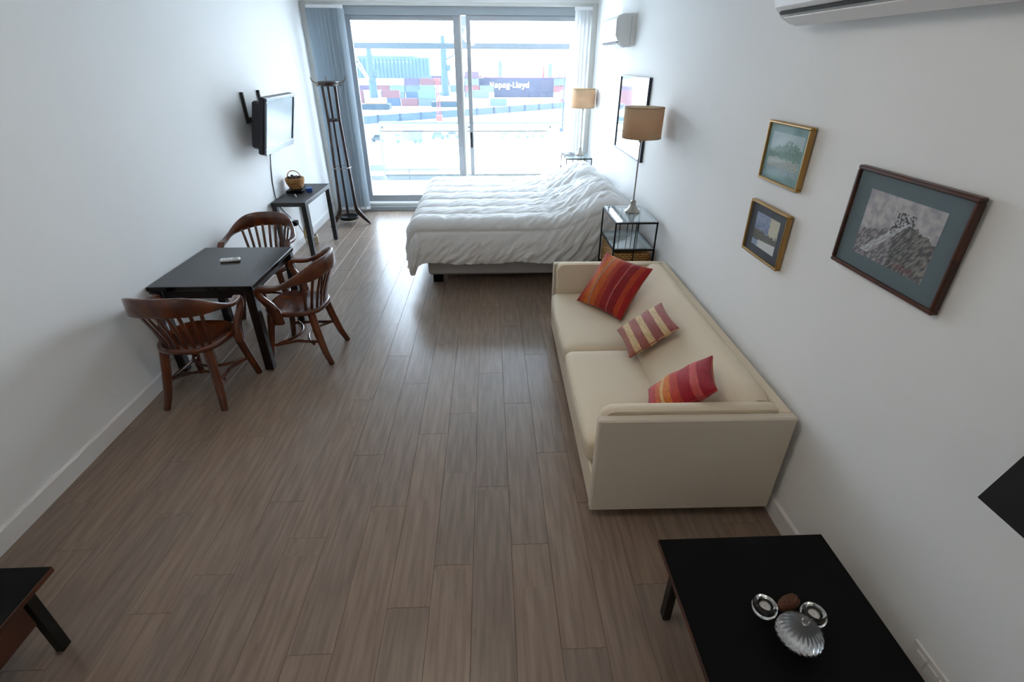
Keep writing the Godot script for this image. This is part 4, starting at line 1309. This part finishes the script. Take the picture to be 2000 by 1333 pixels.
# ---------------------------------------------------------------- console and what is on it
func console() -> void:
	var m := tex_mat(wood(128, 512, 101, Color(0.075, 0.070, 0.070), Color(0.185, 0.172, 0.165), 0.9, 0), 0.5, 1.6)
	var lm := mat(Color(0.085, 0.085, 0.095), 0.45)
	var t := thing("console_table", "narrow dark grey console table under the television", "console", Vector3(-2.372, 0, -6.50))
	part("tabletop", Shape.new().span(Vector3(-0.20, 0.715, -0.53), Vector3(0.20, 0.765, 0.53), 0.004), m, t)
	for x in [-0.17, 0.17]:
		for z in [-0.49, 0.49]:
			part("leg", Shape.new().span(Vector3(x - 0.028, 0, z - 0.032), Vector3(x + 0.028, 0.715, z + 0.032), 0.003), lm, t)
	var b := thing("wicker_basket", "small round wicker basket with a hoop handle on the console", "basket", Vector3(-2.455, 0.805, -6.56))
	for k in 9:
		var y := 0.012 + k * 0.014
		var r := 0.072 + 0.034 * sin(k / 8.0 * PI * 0.55)
		var path := []
		for i in 28:
			var a := TAU * i / 28.0
			path.append(Vector3(cos(a), 0, sin(a)) * (r + 0.003 * (1 if (i + k) % 2 == 0 else -1)) + Vector3(0, y, 0))
		part("strand", Shape.new().tube(path, 0.0085, 6, true), M.wicker, b)
	part("bottom", Shape.new().lathe(Vector3.ZERO, [Vector2(0, 0), Vector2(0.072, 0), Vector2(0.074, 0.012), Vector2(0, 0.012)], 24), M.wicker, b)
	var hp := []
	for i in 13:
		var a := PI * i / 12.0
		hp.append(Vector3(cos(a) * 0.098, 0.12 + sin(a) * 0.095, cos(a) * 0.03))
	part("handle", Shape.new().tube(hp, 0.006, 6), M.wicker, b)
	var tw := mat(Color(0.24, 0.15, 0.09), 0.85)
	var pp := thing("dried_pods", "heap of brown dried pods filling the small wicker basket", "dried pods", Vector3(-2.455, 0.90, -6.56))
	pp.set_meta("kind", "stuff")
	var ps := Shape.new()
	for i in 26:
		var a := rng.randf() * TAU
		var rr := sqrt(rng.randf()) * 0.075
		ps.soft(Vector3(cos(a) * rr, rng.randf_range(0.0, 0.06) * (1.0 - rr * 6.0) + 0.012, sin(a) * rr), Vector3(0.045, 0.026, 0.026), 0.012, Vector3.ZERO, 3, Basis.from_euler(Vector3(rng.randf() * 3, rng.randf() * 6, rng.randf() * 3)))
	part("pods", ps, tw, pp)
	var sb := thing("set_top_box", "flat black box under the wicker basket on the console", "box", Vector3(-2.455, 0.765, -6.56), 0.1)
	part("case", Shape.new().span(Vector3(-0.10, 0.004, -0.13), Vector3(0.09, 0.036, 0.13), 0.004), M.black, sb)
	for s in [[-1, -1], [1, -1], [1, 1], [-1, 1]]:
		part("foot", Shape.new().lathe(Vector3(s[0] * 0.07, 0, s[1] * 0.1), [Vector2(0, 0), Vector2(0.01, 0), Vector2(0.01, 0.005), Vector2(0, 0.005)], 8), M.dark, sb)
	var bb := thing("blue_box", "small bright blue box beside the wicker basket", "box", Vector3(-2.295, 0.765, -6.55), 0.3)
	part("carton", Shape.new().span(Vector3(-0.035, 0, -0.05), Vector3(0.035, 0.045, 0.05), 0.002), mat(Color(0.05, 0.22, 0.48), 0.5), bb)
	part("lid", Shape.new().span(Vector3(-0.037, 0.03, -0.052), Vector3(0.037, 0.048, 0.052), 0.002), mat(Color(0.08, 0.30, 0.58), 0.5), bb)
	var pn := thing("pen", "thin white pen lying on the console before the box", "pen", Vector3(-2.385, 0.770, -6.30), 0.45)
	part("barrel", Shape.new().tube([Vector3(0, 0, -0.09), Vector3(0, 0, 0.06)], 0.005, 8), M.white, pn)
	part("tip", Shape.new().tube([Vector3(0, 0, 0.06), Vector3(0, 0, 0.075)], [0.005, 0.001], 8), M.steel, pn)
	# cables and adapters on the floor under it
	var ad := thing("power_adapter", "black plug-in power adapter on the wall under the console", "adapter", Vector3(left_x(-6.55), 0.36, -6.55))
	part("body", Shape.new().span(Vector3(0.012, -0.03, -0.045), Vector3(0.07, 0.03, 0.045), 0.006), M.black, ad)
	part("socket_plate", Shape.new().span(Vector3(0.0, -0.045, -0.07), Vector3(0.010, 0.045, 0.07), 0.002), M.white, ad)
	var st := thing("power_strip", "small white power strip standing on the floor under the console", "power strip", Vector3(-2.44, 0, -6.86), 0.3)
	part("case", Shape.new().span(Vector3(-0.03, 0, -0.07), Vector3(0.03, 0.10, 0.07), 0.008), mat(Color(0.80, 0.76, 0.66), 0.5), st)
	for k in 2:
		part("outlet", Shape.new().lathe(Vector3(0, 0.10, -0.03 + k * 0.06), [Vector2(0, 0), Vector2(0.02, 0), Vector2(0.02, 0.003), Vector2(0, 0.003)], 12), M.dark, st)
	var loop := []
	for i in 60:
		var a := TAU * i / 18.0
		loop.append(Vector3(-2.47 + 0.015 * sin(a * 0.7), 0.16 + 0.10 * sin(a) + 0.001 * i, -6.62 + 0.055 * cos(a) - 0.001 * i))
	single("cable_coil", Shape.new().tube(loop, 0.007, 6), mat(Color(0.72, 0.62, 0.38), 0.6), "loose cream cable coil hanging under the console", "cable")
	single("adapter_cable", Shape.new().tube([Vector3(left_x(-6.6) + 0.05, 0.34, -6.60), Vector3(-2.53, 0.20, -6.68), Vector3(-2.50, 0.04, -6.75), Vector3(-2.47, 0.02, -6.80), Vector3(-2.445, 0.02, -6.80)], 0.005, 6), M.dark, "short dark cable running from the adapter to the floor", "cable")

# ---------------------------------------------------------------- coat rack
func rack() -> void:
	var m := tex_mat(wood(64, 256, 111, Color(0.110, 0.055, 0.038), Color(0.215, 0.115, 0.080), 0.8, 0), 0.35, 2.5)
	var t := thing("coat_rack", "tall dark wood three-legged coat rack by the vertical blind", "coat rack", Vector3(-2.19, 0, -7.76))
	var dirs := []
	for a in [atan2(0.235, -0.205), atan2(0.04, 0.33), atan2(-0.31, -0.11)]:
		dirs.append(Vector3(cos(a), 0, sin(a)))
	for d in dirs:
		var path := [d * 0.095 + Vector3(0, 1.93, 0), d * 0.085 + Vector3(0, 1.5, 0), d * 0.11 + Vector3(0, 0.85, 0), d * 0.13 + Vector3(0, 0.32, 0), d * 0.138 + Vector3(0, 0.24, 0), d * 0.165 + Vector3(0, 0.185, 0), d * 0.245 + Vector3(0, 0.098, 0), d * 0.33 + Vector3(0, 0.012, 0)]
		var side: Vector3 = d.cross(Vector3.UP)
		var ups := []
		for i in path.size():
			var q: Vector3 = (path[mini(i + 1, 7)] - path[maxi(i - 1, 0)]).normalized()
			ups.append(q.cross(side))
		part("leg", Shape.new().band(path, [side, side, side, side, side, side, side, side], [0.032, 0.032, 0.032, 0.032, 0.034, 0.034, 0.034, 0.030], [0.036, 0.036, 0.036, 0.042, 0.056, 0.070, 0.052, 0.030], ups, 0.3), m, t)
		var h := Shape.new()
		var o: Vector3 = d * 0.13 + Vector3(0, 1.955, 0)
		h.tube([o, o + d * 0.05 + Vector3(0, 0.0, 0), o + d * 0.11 + Vector3(0, 0.03, 0), o + d * 0.125 + Vector3(0, 0.07, 0)], 0.006, 6)
		h.tube([o + Vector3(0, -0.01, 0), o + d * 0.045 + Vector3(0, -0.035, 0), o + d * 0.06 + Vector3(0, -0.01, 0)], 0.006, 6)
		part("hook", h, mat(Color(0.42, 0.33, 0.20), 0.35, 0.8), t)
	part("top_disc", Shape.new().lathe(Vector3.ZERO, [Vector2(0, 1.915), Vector2(0.11, 1.915), Vector2(0.135, 1.93), Vector2(0.142, 1.965), Vector2(0.13, 1.975), Vector2(0, 1.975)], 28), m, t)
	part("spacer", Shape.new().lathe(Vector3.ZERO, [Vector2(0, 1.47), Vector2(0.082, 1.47), Vector2(0.082, 1.505), Vector2(0, 1.505)], 20), m, t)
	part("centre_rod", Shape.new().tube([Vector3(0, 0.09, 0), Vector3(0, 1.48, 0)], 0.009, 8), M.iron, t)
	var ring := []
	for i in 32:
		ring.append(Vector3(cos(TAU * i / 32.0) * 0.135, 0.845, sin(TAU * i / 32.0) * 0.135))
	part("umbrella_ring", Shape.new().tube(ring, 0.006, 6, true), M.steel, t)
	part("drip_tray", Shape.new().lathe(Vector3.ZERO, [Vector2(0, 0.075), Vector2(0.12, 0.075), Vector2(0.142, 0.085), Vector2(0.145, 0.125), Vector2(0.135, 0.125), Vector2(0.128, 0.092), Vector2(0, 0.090)], 28), M.iron, t)

# ---------------------------------------------------------------- low tables in front
func low_tables() -> void:
	M.laminate = mat(Color(0.040, 0.040, 0.042), 0.45)
	M.laminate.metallic_specular = 0.22
	M.edge = tex_mat(wood(64, 256, 121, Color(0.20, 0.095, 0.050), Color(0.33, 0.17, 0.09), 0.8, 0), 0.45, 3.0)
	var c := low_table(Vector3(1.063, 0, -0.985), 0.725, 0.87, false, "black-topped low table with wooden edge in the lower right corner")
	low_table(Vector3(-2.165, 0, -0.955), 0.71, 0.87, true, "black-topped low table with a wooden drawer in the lower left corner")
	var y := 0.42
	# two glass tealight holders with candles
	var h1 := tealight(Vector3(0.998, y, -1.085), "glass tealight holder on the black table, further from the wall", "white tealight in the glass holder further from the wall")
	tealight(Vector3(1.163, y, -1.047), "glass tealight holder on the black table, nearer the wall", "white tealight in the glass holder nearer the wall")
	# pine cone
	var pc := thing("pine_cone", "small brown pine cone lying between the glass holders", "pine cone", Vector3(1.088, y + 0.030, -1.092), 0.4)
	var pm := mat(Color(0.14, 0.07, 0.04), 0.8)
	var sm := mat(Color(0.36, 0.21, 0.12), 0.75)
	part("core", Shape.new().soft(Vector3.ZERO, Vector3(0.070, 0.028, 0.028), 0.013, Vector3.ZERO, 6), pm, pc)
	var sc := Shape.new().soft(Vector3.ZERO, Vector3(0.021, 0.007, 0.016), 0.0033, Vector3.ZERO, 3).done()
	for i in 7:
		var n := 5 + int(6.0 * sin(PI * (i + 0.7) / 7.4))
		for k in n:
			var a := TAU * (k + 0.5 * (i % 2)) / n
			var r := 0.008 + 0.011 * sin(PI * (i + 0.8) / 8.0)
			var o := part("scale", sc, sm, pc)
			o.transform = Transform3D(Basis(Vector3.RIGHT, a) * Basis(Vector3.BACK, 0.7), Vector3(-0.036 + i * 0.012, cos(a) * r, sin(a) * r))
	# pressed glass bonbon bowl with a lid
	var gm := mat(Color(0.96, 0.97, 0.98, 0.0), 0.14)
	gm.refraction_enabled = true
	gm.refraction_scale = 0.05
	var bw := thing("glass_bowl", "cut glass bonbon bowl with a domed knob lid", "bowl", Vector3(1.056, y, -0.966))
	part("bowl", Shape.new().lathe(Vector3.ZERO, [Vector2(0.0, 0.0), Vector2(0.034, 0.0), Vector2(0.036, 0.006), Vector2(0.056, 0.020), Vector2(0.072, 0.040), Vector2(0.076, 0.050), Vector2(0.072, 0.050), Vector2(0.066, 0.042), Vector2(0.050, 0.024), Vector2(0.028, 0.012), Vector2(0.0, 0.010)], 72, 1, 0.03, 18), gm, bw)
	var lid := part("lid", Shape.new().lathe(Vector3.ZERO, [Vector2(0.070, 0.0505), Vector2(0.074, 0.053), Vector2(0.0725, 0.066), Vector2(0.065, 0.084), Vector2(0.050, 0.099), Vector2(0.030, 0.109), Vector2(0.010, 0.113), Vector2(0.0, 0.113)], 144, 1, 0.035, 24), gm, bw)
	part("knob", Shape.new().lathe(Vector3.ZERO, [Vector2(0.0, 0.1135), Vector2(0.008, 0.1145), Vector2(0.007, 0.119), Vector2(0.013, 0.126), Vector2(0.012, 0.134), Vector2(0.0, 0.138)], 16, -1), gm, lid)
	for k in 28:
		var a := TAU * k / 28.0
		part("bead", Shape.new().soft(Vector3(cos(a) * 0.0745, 0.0505, sin(a) * 0.0745), Vector3(0.008, 0.008, 0.008), 0.0039, Vector3.ZERO, 3), gm, lid)
	# black lamp at the right edge
	var lp := thing("black_lamp", "square black wall lamp shade at the right picture edge", "lamp", Vector3(1.35, 1.36, -0.685))
	var r2 := []
	for e in [[0.15, -0.082], [0.128, 0.090], [0.118, 0.105], [0.114, 0.105], [0.146, -0.082], [0.15, -0.082]]:
		r2.append([Vector3(-e[0], e[1], -e[0]), Vector3(e[0], e[1], -e[0]), Vector3(e[0], e[1], e[0]), Vector3(-e[0], e[1], e[0])])
	part("shade", Shape.new().skin(r2, true, false, false, -1), mat(Color(0.015, 0.015, 0.017), 0.7), lp)
	part("shade_top", Shape.new().span(Vector3(-0.114, 0.095, -0.114), Vector3(0.114, 0.100, 0.114)), M.black, lp)
	part("arm", Shape.new().tube([Vector3(0, 0.02, 0), Vector3(0.185, 0.02, 0)], 0.010, 10), M.iron, lp)
	part("wall_plate", Shape.new().span(Vector3(0.18, -0.05, -0.04), Vector3(0.193, 0.09, 0.04), 0.004), M.black, lp)

func low_table(at: Vector3, w: float, d: float, drawer: bool, label: String) -> Node3D:
	var t := thing("low_table", label, "table", at, 0.0)
	var x := w * 0.5
	var z := d * 0.5
	part("edging", Shape.new().span(Vector3(-x, 0.392, -z), Vector3(x, 0.4165, z), 0.002), M.edge, t)
	part("tabletop", Shape.new().span(Vector3(-x + 0.002, 0.4165, -z + 0.002), Vector3(x - 0.002, 0.42, z - 0.002), 0.001), M.laminate, t)
	var lm := mat(Color(0.10, 0.10, 0.095), 0.4, 0.4)
	for s in [-1, 1]:
		for k in [-1, 1]:
			part("leg", Shape.new().span(Vector3(s * (x - 0.07) - 0.018, 0, k * (z - 0.085) - 0.022), Vector3(s * (x - 0.07) + 0.018, 0.392, k * (z - 0.085) + 0.022), 0.003), lm, t)
	if drawer:
		var b := part("drawer_box", Shape.new().span(Vector3(-x + 0.10, 0.22, -z + 0.12), Vector3(x - 0.055, 0.37, z - 0.12), 0.003), M.edge, t)
		part("pull", Shape.new().span(Vector3(x - 0.055, 0.30, -0.06), Vector3(x - 0.04, 0.315, 0.06), 0.003), lm, b)
		part("batten", Shape.new().span(Vector3(-x + 0.10, 0.37, -0.2), Vector3(x - 0.08, 0.392, 0.2)), M.edge, t)
	else:
		part("rail", Shape.new().span(Vector3(-x + 0.06, 0.35, -z + 0.075), Vector3(x - 0.06, 0.392, -z + 0.095)), M.edge, t)
		part("rail", Shape.new().span(Vector3(-x + 0.06, 0.35, z - 0.095), Vector3(x - 0.06, 0.392, z - 0.075)), M.edge, t)
	return t

func tealight(at: Vector3, label: String, label2: String) -> Node3D:
	var gm := mat(Color(0.96, 0.98, 0.98, 0.0), 0.02)
	gm.refraction_enabled = true
	gm.refraction_scale = 0.05
	var t := thing("candle_holder", label, "candle holder", at, 0.0, "glass tealight holders")
	part("glass", Shape.new().lathe(Vector3.ZERO, [Vector2(0.0, 0.0), Vector2(0.030, 0.0), Vector2(0.041, 0.010), Vector2(0.0455, 0.026), Vector2(0.042, 0.042), Vector2(0.034, 0.050), Vector2(0.028, 0.049), Vector2(0.0265, 0.040), Vector2(0.026, 0.018), Vector2(0.0, 0.017)], 40), gm, t)
	var c := thing("tealight", label2, "candle", at + Vector3(0, 0.0175, 0), 0.0, "white tealight candles")
	part("cup", Shape.new().lathe(Vector3.ZERO, [Vector2(0.0, 0.0), Vector2(0.0195, 0.0), Vector2(0.0205, 0.016), Vector2(0.0198, 0.016), Vector2(0.0190, 0.003), Vector2(0.0, 0.003)], 28), M.steel, c)
	part("wax", Shape.new().lathe(Vector3.ZERO, [Vector2(0.0, 0.003), Vector2(0.0188, 0.003), Vector2(0.0190, 0.0135), Vector2(0.012, 0.0128), Vector2(0.0, 0.013)], 28), mat(Color(0.88, 0.86, 0.84), 0.5), c)
	part("wick", Shape.new().tube([Vector3(0, 0.012, 0), Vector3(0.001, 0.021, 0)], 0.0008, 5), M.dark, c)
	return t
